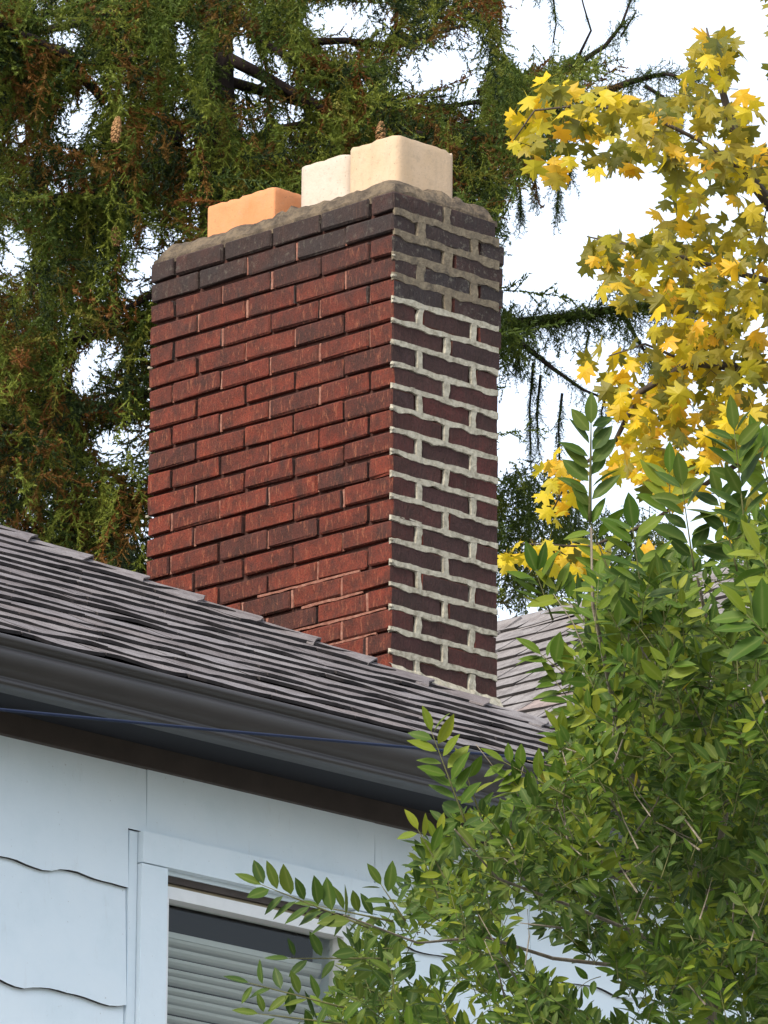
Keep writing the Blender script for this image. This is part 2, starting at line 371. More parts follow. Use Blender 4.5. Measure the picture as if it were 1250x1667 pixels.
def wavy_panel(x0, x1, z0, z1, seed, wave=True, th0=0.0175, th1=0.005):
    """one siding shingle: thicker and wavy along its lower edge."""
    n = max(6, int((x1 - x0) / 0.03)); V = []; F = []
    for i in range(n + 1):
        x = x0 + (x1 - x0) * i / n
        w = 0.0
        if wave:
            w = 0.0065 * math.sin((x + seed * .11) * 2 * math.pi / 0.29) + 0.003 * math.sin(x * 37 + seed) + 0.002 * mnoise.noise((x * 30, seed, 0))
        V += [(x, yf - th0, z0 + w), (x, yf - th1, z1), (x, yf - 0.001, z1), (x, yf - 0.001, z0 + w)]
    for i in range(n):
        a, b = 4 * i, 4 * (i + 1)
        F += [(a, b, b + 1, a + 1), (a + 3, b + 3, b, a), (a + 1, b + 1, b + 2, a + 2)]
    F += [(0, 1, 2, 3), (4 * n + 3, 4 * n + 2, 4 * n + 1, 4 * n)]
    return V, F
XSE = -1.706
def siding_idx(F):  # black undersides paint in the shadow line below each panel
    # bottom faces run between the front (0) and back (3) lower vertices of two neighbouring stations
    return [1 if (f[0] % 4, f[1] % 4, f[2] % 4, f[3] % 4) == (3, 3, 0, 0) else 0 for f in F]
XT = -1.772                                              # left edge of the narrow strip beside the window
rows = [(-2.541, -2.19), (-2.868, -2.535), (-3.195, -2.862), (-3.522, -3.189), (-3.85, -3.516), (-4.18, -3.845)]
for r, (za, zb) in enumerate(rows):
    xs = [XT - 0.002]
    off = 0.62 if r % 2 == 0 else 0.92
    while xs[-1] > -4.6: xs.append(xs[-1] - off); off = 0.61
    for k in range(len(xs) - 1):
        V, F = wavy_panel(xs[k + 1] + 0.0012, xs[k] - 0.0012, za, zb, r * 3.1 + k)
        if r == 0 and k == 0:                                # top piece runs on over the narrow strip to the fine seam
            V2, F2 = wavy_panel(XT - 0.0031, XSE - 0.0015, -2.383, -2.19, 2, wave=False, th0=0.0118, th1=0.005)
            F = F + [tuple(i + len(V) for i in f) for f in F2]; V = V + V2
        obj('siding_panel', mesh('siding_panel', V, F, [M['white'], M['felt_and_shade']], siding_idx(F)), wall)
    xs = [-0.845]
    while xs[-1] < XWR - 0.05: xs.append(min(xs[-1] + 0.61, XWR))
    for k in range(len(xs) - 1):
        V, F = wavy_panel(xs[k] + 0.0012, xs[k + 1] - 0.0012, za, zb, r * 2.3 + k + 5)
        obj('siding_panel', mesh('siding_panel', V, F, [M['white'], M['felt_and_shade']], siding_idx(F)), wall)
# flat board above the window, butting the siding at a fine vertical seam
V, F = wavy_panel(XSE + 0.0015, -0.846, -2.384, -2.19, 2, wave=False, th0=0.0085, th1=0.0085)
obj('plain_board', mesh('plain_board', V, F, M['white']), wall)

# window: casing, sash, glass, blind
win = obj('window', None, house, label='white framed window with a half dark pane and lowered blind')
bm = MB()
bm.box(XT + 0.003, XT + 0.033, yf - 0.011, yf - 0.001, -4.0, -2.388)                    # narrow strip
bm.box(XT + 0.036, WX0 + 0.0, yf - 0.026, yf - 0.002, -4.0, -2.4735)                    # left casing
bm.box(XT + 0.036, -0.848, yf - 0.030, yf - 0.002, -2.4705, -2.386)                     # header board
bm.box(WX1, -0.848, yf - 0.026, yf - 0.002, -4.0, -2.4735)                              # right casing
obj('casing', bm.me('casing', M['white']), win)
bm = MB(); yg = yf + 0.035
bm.box(WX0 + .0005, WX1 - .0005, yf + 0.018, yf + 0.05, -2.5135, -2.5005, 0)
obj('head_stop', bm.me('head_stop', M['tan']), win)
bm = MB(); bm.box(WX0 + .0005, WX1 - .0005, yf + 0.006, yf + 0.05, -2.5000, -2.4740)  # dark box standing in for the shadow under the header board
obj('header_shadow', bm.me('header_shadow', M['frieze']), win)
bm = MB()
bm.box(WX0, WX0 + 0.024, yf - 0.006, yf + 0.05, -3.90, -2.515); bm.box(WX1 - 0.024, WX1, yf - 0.006, yf + 0.05, -3.90, -2.515)
bm.box(WX0 + 0.0245, WX1 - 0.0245, yf - 0.0055, yf + 0.05, -2.548, -2.5145); bm.box(WX0 + 0.0245, WX1 - 0.0245, yf - 0.0055, yf + 0.05, -3.90, -3.86)
obj('sash', bm.me('sash', M['vinyl']), win)
bm = MB(); bm.box(WX0 + 0.022, WX1 - 0.022, yg, yg + 0.004, -3.87, -2.54)
obj('pane', bm.me('pane', M['glass']), win)
ys = yg + 0.045
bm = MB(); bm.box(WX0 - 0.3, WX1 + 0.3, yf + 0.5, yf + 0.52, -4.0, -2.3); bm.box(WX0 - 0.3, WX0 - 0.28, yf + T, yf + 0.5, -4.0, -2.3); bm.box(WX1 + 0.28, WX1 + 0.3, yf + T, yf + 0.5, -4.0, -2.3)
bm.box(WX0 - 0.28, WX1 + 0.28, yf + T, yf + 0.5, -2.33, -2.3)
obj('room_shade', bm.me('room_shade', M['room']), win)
sl_mb = MB()
for s0, s1, t0, t1 in [((WX0 + .03), (WX1 - .03), 0, 0)]:
    n = 5; prof = [(0.010, -0.0105), (0.003, -0.004), (-0.003, 0.003), (-0.006, 0.0105)]
    sl_mb.sweep_x([(y, z) for y, z in prof] + [(y + 0.0012, z - 0.0004) for y, z in prof[::-1]], [s0, s1], closed=True)
slat_me = sl_mb.me('slat', M['slat'])
for k in range(26):
    o = obj('slat', slat_me, win, (0, ys + rnd.uniform(-.001, .001), -2.640 - 0.0262 * k - rnd.uniform(0, .002)))
    o.rotation_euler = (rnd.uniform(-.08, .08), rnd.uniform(-.004, .004), 0)
bm = MB(); bm.box(WX0 + .03, WX1 - .03, ys - .006, ys + .016, -2.630, -2.614)
obj('head_rail', bm.me('head_rail', M['slat']), win)

# frieze board, soffit, fascia
bm = MB()
bm.box(XL, XWR + 0.012, YW - 0.012, yf - 0.004, -2.209, ZS + 0.004)
obj('frieze_board', bm.me('frieze_board', M['frieze']), house)
bm = MB(); bm.box(XL, XH + 0.0, YE + 0.018, YW - 0.014, ZS, ZS + 0.012); bm.box(XWR + 0.014, XH, YW - 0.013, 6.9, ZS, ZS + 0.012)
obj('soffit', bm.me('soffit', M['soffit']), house)
bm = MB(); bm.box(XL, XH, YE + 0.003, YE + 0.017, ZS - 0.025, ZE - 0.006); bm.box(XH - 0.014, XH, YE + 0.018, 6.9, ZS - 0.025, ZE - 0.006)
obj('fascia', bm.me('fascia', M['gutter']), house)

# gutter: ogee front, rolled lip, dark hollow under the lip, open top
YL, ZL = -1.175, -2.066
prof = [(YL + 0.007, ZL - 0.010), (YL + 0.006, ZL - 0.002), (YL + 0.002, ZL + 0.001), (YL - 0.003, ZL - 0.002), (YL - 0.005, ZL - 0.010), (YL - 0.001, ZL - 0.018),
        (YL + 0.010, ZL - 0.024), (YL + 0.013, ZL - 0.030), (YL + 0.005, ZL - 0.037), (YL + 0.004, ZL - 0.048), (YL + 0.010, ZL - 0.072), (YL + 0.020, ZL - 0.088), (YL + 0.032, ZL - 0.098),
        (YL + 0.034, ZL - 0.104), (YL + 0.028, ZL - 0.108), (YL + 0.028, ZL - 0.121), (YL + 0.033, ZL - 0.124), (YE - 0.002, ZL - 0.122), (YE - 0.002, ZL - 0.004)]
inner = [(y + 0.0015 if y < -1.1 else y - 0.0015, z + 0.0015) for y, z in prof[::-1]]
xs = [XL + i * (XH + 0.1 - XL) / 40 for i in range(41)]
bm = MB(); bm.sweep_x(prof, xs); bm.sweep_x(inner, xs)
g_me = bm.me('gutter', M['gutter'], True)
obj('gutter', g_me, house)

# roof deck
RY = (YE + YB) / 2; RZ = Z0 + P * RY; RX = -EPS - RY
d = 0.012
c0 = [(XL, YE, ZE - d), (XH, YE, ZE - d), (XH, YB, ZE - d), (XL, YB, ZE - d), (XL, RY, RZ - d), (RX, RY, RZ - d)]
roof = obj('roof', mesh('roof', c0, [(0, 1, 5, 4), (1, 2, 5), (2, 3, 4, 5), (0, 4, 3)], M['felt_and_shade']), house)

EXPO = 0.1275                                             # shingle exposure up the slope
cosp = 1 / math.sqrt(1 + P * P); sinp = P * cosp
def tab_mesh(w, length, seed, thick=0.0092, curl=0.0055, x=None, course=0):
    """one shingle tab in local axes u (across), v (up the slope), n (out of the roof); ragged, slightly curled butt edge."""
    r = random.Random(seed); n = 6; V = []; F = []
    ph = r.uniform(0, 6); jog = r.uniform(-.003, .003); lift = r.choice((0, 0, 0, 0, .002))
    for i in range(n + 1):
        u = w * i / n - w / 2
        if x is None:
            rag = 0.004 * math.sin(u * 19 + ph) + r.uniform(-.002, .002); up = curl * (0.6 + 0.4 * math.sin(u * 13 + ph * 1.7))
        else:                                             # neighbouring tabs share one wavy line
            rag = 0.030 * mnoise.noise(((x + u) * 4.5, course * 7.7, 1)) + 0.016 * mnoise.noise(((x + u) * 14, course * 3.3, 5)) + r.uniform(-.0015, .0015) + jog
            up = max(0.0005, curl * (0.8 + 1.5 * mnoise.noise(((x + u) * 5.5, course * 5.1, 8)))) + lift
        V += [(u, rag, up), (u, rag + 0.001, thick + up), (u, 0.055, thick * 0.75 + up * 0.25), (u, length, thick * 0.2)]
    for i in range(n):
        a, b = 4 * i, 4 * (i + 1)
        F += [(a, b, b + 1, a + 1), (a + 1, b + 1, b + 2, a + 2), (a + 2, b + 2, b + 3, a + 3)]
    F += [(0, 1, 2, 3)[::1], (4 * n + 3, 4 * n + 2, 4 * n + 1, 4 * n)]
    return V, F
TAB_IDX = [1, 0, 0] * 6 + [1, 1]                          # cut edges paint in the shadow lines with the black felt core
TABW = 0.305
def basis(u, v, n, o):
    return Matrix(((u[0], v[0], n[0], o[0]), (u[1], v[1], n[1], o[1]), (u[2], v[2], n[2], o[2]), (0, 0, 0, 1)))
FU, FV, FN = Vector((1, 0, 0)), Vector((0, cosp, sinp)), Vector((0, -sinp, cosp))
count = 0; rest = MB()
def clip_poly(V, F, keep):
    """drop faces that lie beyond a hip."""
    return [f for f in F if sum(keep(V[i]) for i in f) >= len(f) * 0.5]
k = 0
while True:
    v0 = -0.018 + EXPO * k; y0 = YE + v0 * cosp
    hipx = -EPS - y0
    if hipx < -2.3 or k > 26: break
    x = hipx + 0.25; off = k * 0.094 + 0.02 * math.sin(k * 2.3)
    i0 = math.floor((x - off) / TABW)
    for i in range(i0, i0 - 40, -1):
        xc = off + (i + 0.5) * TABW
        if xc < -7.5: break
        o = Vector((xc, y0, Z0 + P * y0)) + FN * 0.004
        cut = xc + TABW / 2 > hipx - 0.02
        if xc > hipx + 0.03: continue
        vis = -3.0 < xc
        if vis and count < 296:
            if not cut:
                ob = obj('shingle', mesh('shingle', *tab_mesh(TABW - 0.006, 0.20, 50 + count, x=xc, course=k), [M['shingle'], M['felt_and_shade']], TAB_IDX), roof)
            else:
                V, F = tab_mesh(TABW - 0.006, 0.20, 90 + k, x=xc, course=k)
                W_ = [(min(p[0], (hipx - xc) - p[1] * cosp * 1.0 - 0.0), p[1], p[2]) for p in V]
                ob = obj('shingle', mesh('shingle', W_, F, [M['shingle'], M['felt_and_shade']], TAB_IDX), roof)
            ob.matrix_local = basis(FU, FV, FN, o + FN * rnd.uniform(0, .0012))
            count += 1
        else:
            V, F = tab_mesh(TABW - 0.006, 0.20, 200 + i * 7 + k, x=xc, course=k)
            Bm = basis(FU, FV, FN, o)
            rest.add([Bm @ Vector((min(p[0], (hipx - xc) - p[1] * cosp), p[1], p[2])) for p in V], F)
    k += 1
if rest.v:
    obj('shingle_courses', rest.me('shingle_courses', M['shingle']), roof, kind='stuff')
# hip cap shingles, bent over the hip, each lapping the one below it
HD = Vector((-1, 1, P)).normalized()                      # up the hip
S1 = Vector((0, -1, -P)).normalized(); S1 = (S1 - HD * S1.dot(HD)).normalized()       # down the front slope, square to the hip
S2 = Vector((1, 0, -P)).normalized(); S2 = (S2 - HD * S2.dot(HD)).normalized()
NU = Vector((0.3, -0.3, 1)); NU = (NU - HD * NU.dot(HD)).normalized()
def cap_mesh(seed):
    r = random.Random(seed); V = []; F = []
    secs = [(0.0, 0.022), (0.06, 0.017), (0.14, 0.011), (0.27, 0.004)]
    for s, h in secs:
        row = []
        for q in (-0.145, -0.07, -0.012, 0.0, 0.012, 0.07, 0.145):
            side = S1 if q < 0 else S2
            p = HD * (s + (r.uniform(-.006, .006) if s == 0 else 0)) + side * abs(q) + NU * (h + (0.004 if abs(q) < 0.02 else 0) + r.uniform(-.0015, .0015) - (0.004 if abs(q) > .1 else 0))
            row.append(p)
        V += row + [p - NU * 0.006 for p in row]
    n = 7
    for a in range(len(secs) - 1):
        for q in range(n - 1):
            b = a * 14 + q; c_ = (a + 1) * 14 + q
            F += [(b, b + 1, c_ + 1, c_), (b + 7, c_ + 7, c_ + 8, b + 8)]
        F += [(a * 14, (a + 1) * 14, (a + 1) * 14 + 7, a * 14 + 7), (a * 14 + 6, a * 14 + 13, (a + 1) * 14 + 13, (a + 1) * 14 + 6)]
    for q in range(n - 1): F.append((q, q + 7, q + 8, q + 1))
    return V, F
caps = [mesh('hip_cap_shingle', *cap_mesh(700 + i), M['shingle']) for i in range(5)]
L = 0.0
base = Vector((XH, YE, ZE))
for i in range(24):
    o = obj('hip_cap_shingle', caps[i % 5], roof, base + HD * (0.02 + 0.178 * i) + NU * 0.001)

# ------------------------------------------------------------------ chimney
CW, CL, CH = 0.449, 1.055, 0.0677                         # plan size and course height
chim = None
bm = MB(); bm.box(0.013, CW - 0.010, 0.010, CL - 0.012, -3.0, -0.012)
chim = obj('chimney', bm.me('chimney', M['raked']), house, label='tall red and brown brick chimney with three clay flues rising from the grey roof')
BH = 0.0565
def brick(x0, x1, y0, y1, k, seed, dx=0.0, dz=0.0):
    r = random.Random(seed); zc = -(k + 0.5) * CH + dz
    V, F = chamfer_box(x1 - x0, y1 - y0, BH + r.uniform(-.001, .004), 0.0028 + r.uniform(0, .003), 0.0019, r)
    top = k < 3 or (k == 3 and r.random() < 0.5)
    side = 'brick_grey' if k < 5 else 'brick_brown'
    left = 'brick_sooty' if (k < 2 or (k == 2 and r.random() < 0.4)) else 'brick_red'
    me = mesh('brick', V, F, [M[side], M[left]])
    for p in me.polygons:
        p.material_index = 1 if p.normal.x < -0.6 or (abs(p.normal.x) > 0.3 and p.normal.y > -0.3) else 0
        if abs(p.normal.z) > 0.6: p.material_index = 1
    o = obj('brick', me, chim, ((x0 + x1) / 2 - r.uniform(0, .006) + dx, (y0 + y1) / 2 + r.uniform(-.002, .002), zc + r.uniform(-.0015, .0015)))
    o.rotation_euler = (r.uniform(-.006, .006), r.uniform(-.01, .01), r.uniform(-.006, .006))
BW = 0.097
def roof_z(x): return Z0 - P * (x + EPS)
nb = 0
for k in range(26):
    zt = -k * CH
    A = (k % 2 == 0)
    seq = []
    if A:
        m = CW / 2
        seq += [(0, m - .016, 0, BW), (m + .016, CW, 0, BW), (0, m - .006, CL - BW, CL), (m + .006, CW, CL - BW, CL)]
        u = (CL - 2 * BW - 0.01) / 4
        for i in range(4):
            a = BW + 0.010 + i * u; b = a + u - 0.010
            seq += [(0, BW, a, b), (CW - BW, CW, a, b)]
    else:
        u = (CL + 0.010) / 5
        for i in range(5):
            a = i * u; b = a + u - 0.010
            seq += [(0, BW, a, b), (CW - BW, CW, a, b)]
        seq += [(BW + .028, CW - BW - .028, 0, BW), (BW + .01, CW - BW - .01, CL - BW, CL)]
    for j, (x0, x1, y0, y1) in enumerate(seq):
        if zt < roof_z(x0) - 0.02: continue
        dx = 0.0
        if x1 > CW - .01 and y0 < .05 and 1 <= k <= 6: dx = (0.024, 0.017, 0.020, 0.012, 0.014, 0.006)[k - 1]
        if k == 0 and x1 > CW - .01 and y0 < .05: dx = -0.018
        brick(x0, x1, y0, y1, k, 1000 + k * 40 + j, dx); nb += 1
# pale pointing smeared over the joints of the face with the grey mortar (facing the eave)
def bead(p0, p1, wid, dep, seed, mat, name='mortar_joint', left=False):
    """an uneven ribbon of mortar along p0-p1 on the y=0 face; p in (x,z)."""
    r = random.Random(seed)
    d = Vector((p1[0] - p0[0], p1[1] - p0[1])); Ln = d.length; d /= Ln; q = Vector((-d.y, d.x))
    n = max(4, int(Ln / 0.013)); V = []; F = []
    for i in range(n + 1):
        s = i / n
        c_ = Vector(p0) + d * (Ln * s) + q * (0.0022 * mnoise.noise((s * Ln * 22, seed * 1.7, 0)))
        wa = wid * (0.5 + 0.22 * mnoise.noise((s * Ln * 15, seed * 3.1, 5)) + r.uniform(-.05, .05))
        wb = wid * (0.5 + 0.42 * mnoise.noise((s * Ln * 19, seed * 2.3, 9)) + r.uniform(-.09, .09))
        dp = dep * (0.75 + 0.5 * abs(mnoise.noise((s * Ln * 30, seed, 3))))
        a = c_ + q * wa; b = c_ - q * wb; e = c_ + q * wa * .8; g = c_ - q * wb * .8
        V += [(a.x, 0.006, a.y), (e.x, -dp, e.y), (g.x, -dp, g.y), (b.x, 0.006, b.y)]
    for i in range(n):
        a, b = 4 * i, 4 * (i + 1)
        for j in range(3): F.append((a + j, a + j + 1, b + j + 1, b + j))
    F += [(3, 2, 1, 0), (4 * n, 4 * n + 1, 4 * n + 2, 4 * n + 3)]
    if left: V = [(y, x, z) for x, y, z in V]; F = [f[::-1] for f in F]
    return obj(name, mesh(name, V, F, mat), chim)
for k in range(1, 25):
    z = -k * CH + 0.001
    mat = M['mortar_old'] if k < 5 else M['mortar']
    w = 0.029 if k < 5 else 0.0205
    bead((-0.006 if k > 2 else -0.001, z), (CW - 0.006, z), w, 0.0035, 300 + k, mat)
for k in range(0, 25):
    zt, zb = -k * CH - 0.006, -(k + 1) * CH + 0.006
    mat = M['mortar_old'] if k < 5 else M['mortar']
    xs = [CW / 2] if k % 2 == 0 else [BW + .014, CW - BW - .014]
    for x in xs:
        bead((x + rnd.uniform(-.004, .004), zb), (x + rnd.uniform(-.004, .004), zt), (0.036 if k < 5 else 0.026) + rnd.uniform(-.003, .004), 0.003, 500 + k * 3 + int(x * 10), mat)
# thin reddish mortar in some upright joints of the long face, painting in brick edges that catch light, and paler remains in its lowest courses
for k in range(1, 22):
    A = k % 2 == 0
    u = (CL - 2 * BW - 0.01) / 4 if A else (CL + 0.010) / 5
    ys_ = [BW + .005 + i * u for i in range(5)] if A else [i * u - .005 for i in range(1, 5)]
    for i, y in enumerate(ys_):
        low = k > 16 and y < .75
        if rnd.random() < (.95 if low else .6):
            bead((y, -(k + 1) * CH + .006), (y, -k * CH - .006), .011 if low else .009, -0.001 if low else -.004, 900 + k * 7 + i, M['mortar_pink'], left=True)
    if k > 17 or (k > 13 and rnd.random() < .35):
        bead((.0 + rnd.uniform(0, .15), -k * CH), (rnd.uniform(.35, .75), -k * CH), .009, -.001, 1200 + k, M['mortar_pink'], left=True)
# little blobs squeezed out at the near corner and the far left corner
for k in range(2, 23):
    for (x, y, s) in ((-0.004, -0.002, rnd.uniform(.006, .011)), (-0.002, CL + 0.001, rnd.uniform(.006, .010))):
        if rnd.random() < 0.25: continue
        V, F = chamfer_box(s * 1.5, s * 1.5, s, s * .3, s * .12, rnd)
        obj('mortar_blob', mesh('mortar_blob', V, F, M['mortar']), chim, (x, y, -k * CH + rnd.uniform(-.003, .003)))
# cement collar where the near face meets the roof
V = []; F = []; n = 18
for i in range(n + 1):
    px = 634 + (812 - 634) * i / n
    q = hit(px, 1092 + (px - 634) * 0.335 - 3, (0, 1, 0), 0.0)
    h = 0.022 + 0.012 * mnoise.noise((i * .9, 2, 0)); dp = 0.014 + 0.008 * mnoise.noise((i * 1.1, 7, 0))
    V += [(q.x, 0.004, q.z + h), (q.x, -0.006, q.z + h * .7), (q.x, -dp - 0.006, q.z - 0.01), (q.x, -dp - 0.012, q.z - 0.18)]
for i in range(n):
    for j in range(3): F.append((4 * i + j, 4 * i + 4 + j, 4 * i + 5 + j, 4 * i + 1 + j))
obj('cement_collar', mesh('cement_collar', V, [f[::-1] for f in F], M['mortar']), chim)

# mortar crown, a lumpy wash sloping from the flues to the edges
NX, NY = 22, 52; V = []; F = []
for i in range(NX + 1):
    for j in range(NY + 1):
        x = 0.004 + (CW - 0.012) * i / NX; y = 0.004 + (CL - 0.004) * j / NY
        e = min(i, NX - i) / NX * CW; e2 = min(j, NY - j) / NY * CL; ed = min(e, e2)
        z = 0.010 + 0.060 * (1 - math.exp(-ed / 0.035)) + 0.015 * mnoise.noise((x * 14, y * 14, 1)) + 0.012 * mnoise.noise((x * 48, y * 48, 4)) + 0.005 * mnoise.noise((x * 120, y * 120, 6))
        if ed < 1e-6:
            z = 0.004 + 0.010 * mnoise.noise((x * 20, y * 20, 9)); x += 0.006 * mnoise.noise((y * 25, 3, x)); y += 0.005 * mnoise.noise((x * 25, 8, y))
        V.append((x, y, z))
nn = NY + 1
for i in range(NX):
    for j in range(NY): F.append((i * nn + j, (i + 1) * nn + j, (i + 1) * nn + j + 1, i * nn + j + 1))
rim = [i * nn for i in range(NX + 1)] + [NX * nn + j for j in range(1, NY + 1)] + [i * nn + NY for i in range(NX - 1, -1, -1)] + [j for j in range(NY - 1, 0, -1)]
b0 = len(V)
for q in rim: V.append((V[q][0], V[q][1], -0.012 - 0.012 * (0.5 + mnoise.noise((V[q][0] * 18, V[q][1] * 18, 2)))))
for i in range(len(rim)):
    j = (i + 1) % len(rim); F.append((rim[j], rim[i], b0 + i, b0 + j))
obj('mortar_crown', mesh('mortar_crown', V, F, M['crown']), chim)

def flue(x0, x1, y0, y1, z1, rad, mat, label, seed, th=0.020):
    r = random.Random(seed); n = 5; ring = []
    for cx, cy, a0 in ((x1 - rad, y1 - rad, 0), (x0 + rad, y1 - rad, 90), (x0 + rad, y0 + rad, 180), (x1 - rad, y0 + rad, 270)):
        for i in range(n + 1):
            a = math.radians(a0 + 90 * i / n); ring.append((cx + rad * math.cos(a), cy + rad * math.sin(a)))
    R = []
    for i in range(len(ring)):                               # subdivide the straight sides
        p, q = Vector(ring[i]), Vector(ring[(i + 1) % len(ring)]); m = max(1, int((q - p).length / 0.018))
        for s in range(m): R.append(p.lerp(q, s / m))
    c_ = Vector(((x0 + x1) / 2, (y0 + y1) / 2)); V = []; F = []; N = len(R)
    hs = ((z1 - 0.30, 1.0), (z1 - 0.02, 1.0), (z1 - 0.005, 0.998), (z1, 0.985))
    for zi, (z, s) in enumerate(hs):
        for p in R:
            q = c_ + (p - c_) * s
            dz = (0.003 * mnoise.noise((p.x * 42, p.y * 42, seed)) + 0.0012 * mnoise.noise((p.x * 110, p.y * 110, seed))) if zi > 0 else 0
            chip = -0.016 * max(0, mnoise.noise((p.x * 34, p.y * 34, seed + 4)) - 0.30) if zi > 1 else 0
            V.append((q.x, q.y, z + dz + chip))
    for (z, tt) in ((z1 - 0.001, th), (z1 - 0.30, th)):
        for p in R:
            q = p - c_; q = Vector((q.x * (1 - tt / ((x1 - x0) / 2)), q.y * (1 - tt / ((y1 - y0) / 2)))); V.append((c_.x + q.x, c_.y + q.y, z))
    for a in range(5):
        for i in range(N):
            j = (i + 1) % N; F.append((a * N + i, a * N + j, (a + 1) * N + j, (a + 1) * N + i))
    idx = [0] * (4 * N) + [1] * N
    o = obj('flue_liner', mesh('flue_liner', V, F, [mat, M['clay_in']], idx, False), chim, label=label)
    for p in o.data.polygons: p.use_smooth = True
    o.data.set_sharp_from_angle(angle=math.radians(28))
    return o
flue(0.105, 0.345, 0.628, 0.926, 0.176, 0.008, M['clay_orange'], 'orange clay flue liner standing lowest on the crown', 3)
flue(0.110, 0.345, 0.318, 0.538, 0.214, 0.040, M['clay_white'], 'whitish clay flue liner between the orange and the cream one', 5)
flue(0.104, 0.360, 0.100, 0.312, 0.222, 0.026, M['clay_cream'], 'cream clay flue liner standing tallest at the corner', 8)

# ------------------------------------------------------------------ cable in front of the eave
pts = [hit(px, py, (0, 1, 0), yv) for px, py, yv in ((-900, 1074, -1.60), (-300, 1129, -1.5), (0, 1155, -1.45), (340, 1187.5, -1.40), (680, 1218, -1.35), (1000, 1247, -1.30), (1500, 1292, -1.2))]
bm = MB(); bm.tube(pts, 0.0042, 8)
obj('cable', bm.me('cable', M['cable'], True), None, None, 'thin dark blue cable strung past the brown gutter and eave', 'cable')

# ------------------------------------------------------------------ neighbouring roof beyond the chimney
RXN, RZN, PN = 4.86, 0.352, 0.70
nb_house = thing('house', 'neighbouring house with pale grey shingle roof showing right of the chimney', 'house')
EXN = RXN - 2.6; ZEN = RZN - PN * 2.6
YN0, YN1 = -2.6, 9.0
bm = MB(); bm.box(EXN + .35, RXN + 2.25, YN0 + .3, YN1 - .3, -8.67, ZEN + 0.16)
bm.add([(EXN + .35, YN0 + .3, ZEN + .16), (RXN + 2.25, YN0 + .3, ZEN + .16), (RXN, YN0 + .3, RZN - .1)], [(0, 1, 2)])
bm.add([(EXN + .35, YN1 - .3, ZEN + .17), (RXN + 2.25, YN1 - .3, ZEN + .17), (RXN, YN1 - .3, RZN - .1)], [(0, 2, 1)])
obj('wall', bm.me('wall', M['white']), nb_house)
c0 = [(EXN, YN0, ZEN - .012), (RXN, YN0, RZN - .012), (RXN, YN1, RZN - .012), (EXN, YN1, ZEN - .012), (RXN + 2.6, YN0, ZEN - .012), (RXN + 2.6, YN1, ZEN - .012)]
c0 += [(x, y, z - .08) for x, y, z in c0]
nroof = obj('roof', mesh('roof', c0, [(0, 1, 2, 3), (1, 4, 5, 2), (6, 9, 8, 7), (7, 8, 11, 10), (0, 6, 7, 1), (1, 7, 10, 4), (3, 2, 8, 9), (2, 5, 11, 8), (0, 3, 9, 6), (4, 10, 11, 5)], M['felt_and_shade']), nb_house)
cn = 1 / math.sqrt(1 + PN * PN); sn = PN * cn
NUv, NV, NN = Vector((0, -1, 0)), Vector((cn, 0, sn)), Vector((-sn, 0, cn))
ftabs = [mesh('shingle', *tab_mesh(TABW - 0.008, 0.20, 900 + i, 0.009, 0.008), [M['shingle_far'], M['felt_and_shade']], TAB_IDX) for i in range(8)]
SL = 2.6 / cn; cnt = 0; rest = MB()
for k in range(int(SL / EXPO)):
    s = SL - (k + 1) * EXPO
    for i in range(int((YN1 - YN0) / TABW)):
        y = YN0 + (i + 0.5) * TABW + ((k * 0.104) % TABW)
        o = Vector((EXN + s * cn, y, ZEN + s * sn)) + NN * 0.003
        u, v_, _ = pix(o)
        if 790 < u < 1240 and v_ < 1230 and cnt < 295:
            ob = obj('shingle', ftabs[rnd.randrange(8)], nroof); ob.matrix_local = basis(NUv, NV, NN, o) @ Matrix.Rotation(rnd.uniform(-.012, .012), 4, 'Z'); cnt += 1
        else:
            V, F = tab_mesh(TABW - 0.008, 0.20, 200 + i * 7 + k, 0.01, 0.01); Bm = basis(NUv, NV, NN, o); rest.add([Bm @ Vector(p) for p in V], F)
obj('shingle_courses', rest.me('shingle_courses', M['shingle_far']), nroof, kind='stuff')
bm = MB()
for i in range(30):
    y = YN0 + i * 0.40
    bm.add([(RXN - .13, y, RZN - .07), (RXN, y, RZN + .022), (RXN + .13, y, RZN - .07), (RXN - .13, y + .39, RZN - .082), (RXN, y + .39, RZN + .010), (RXN + .13, y + .39, RZN - .082)], [(0, 1, 4, 3), (1, 2, 5, 4), (0, 2, 1)])
obj('ridge_cap', bm.me('ridge_cap', M['shingle_far']), nroof)

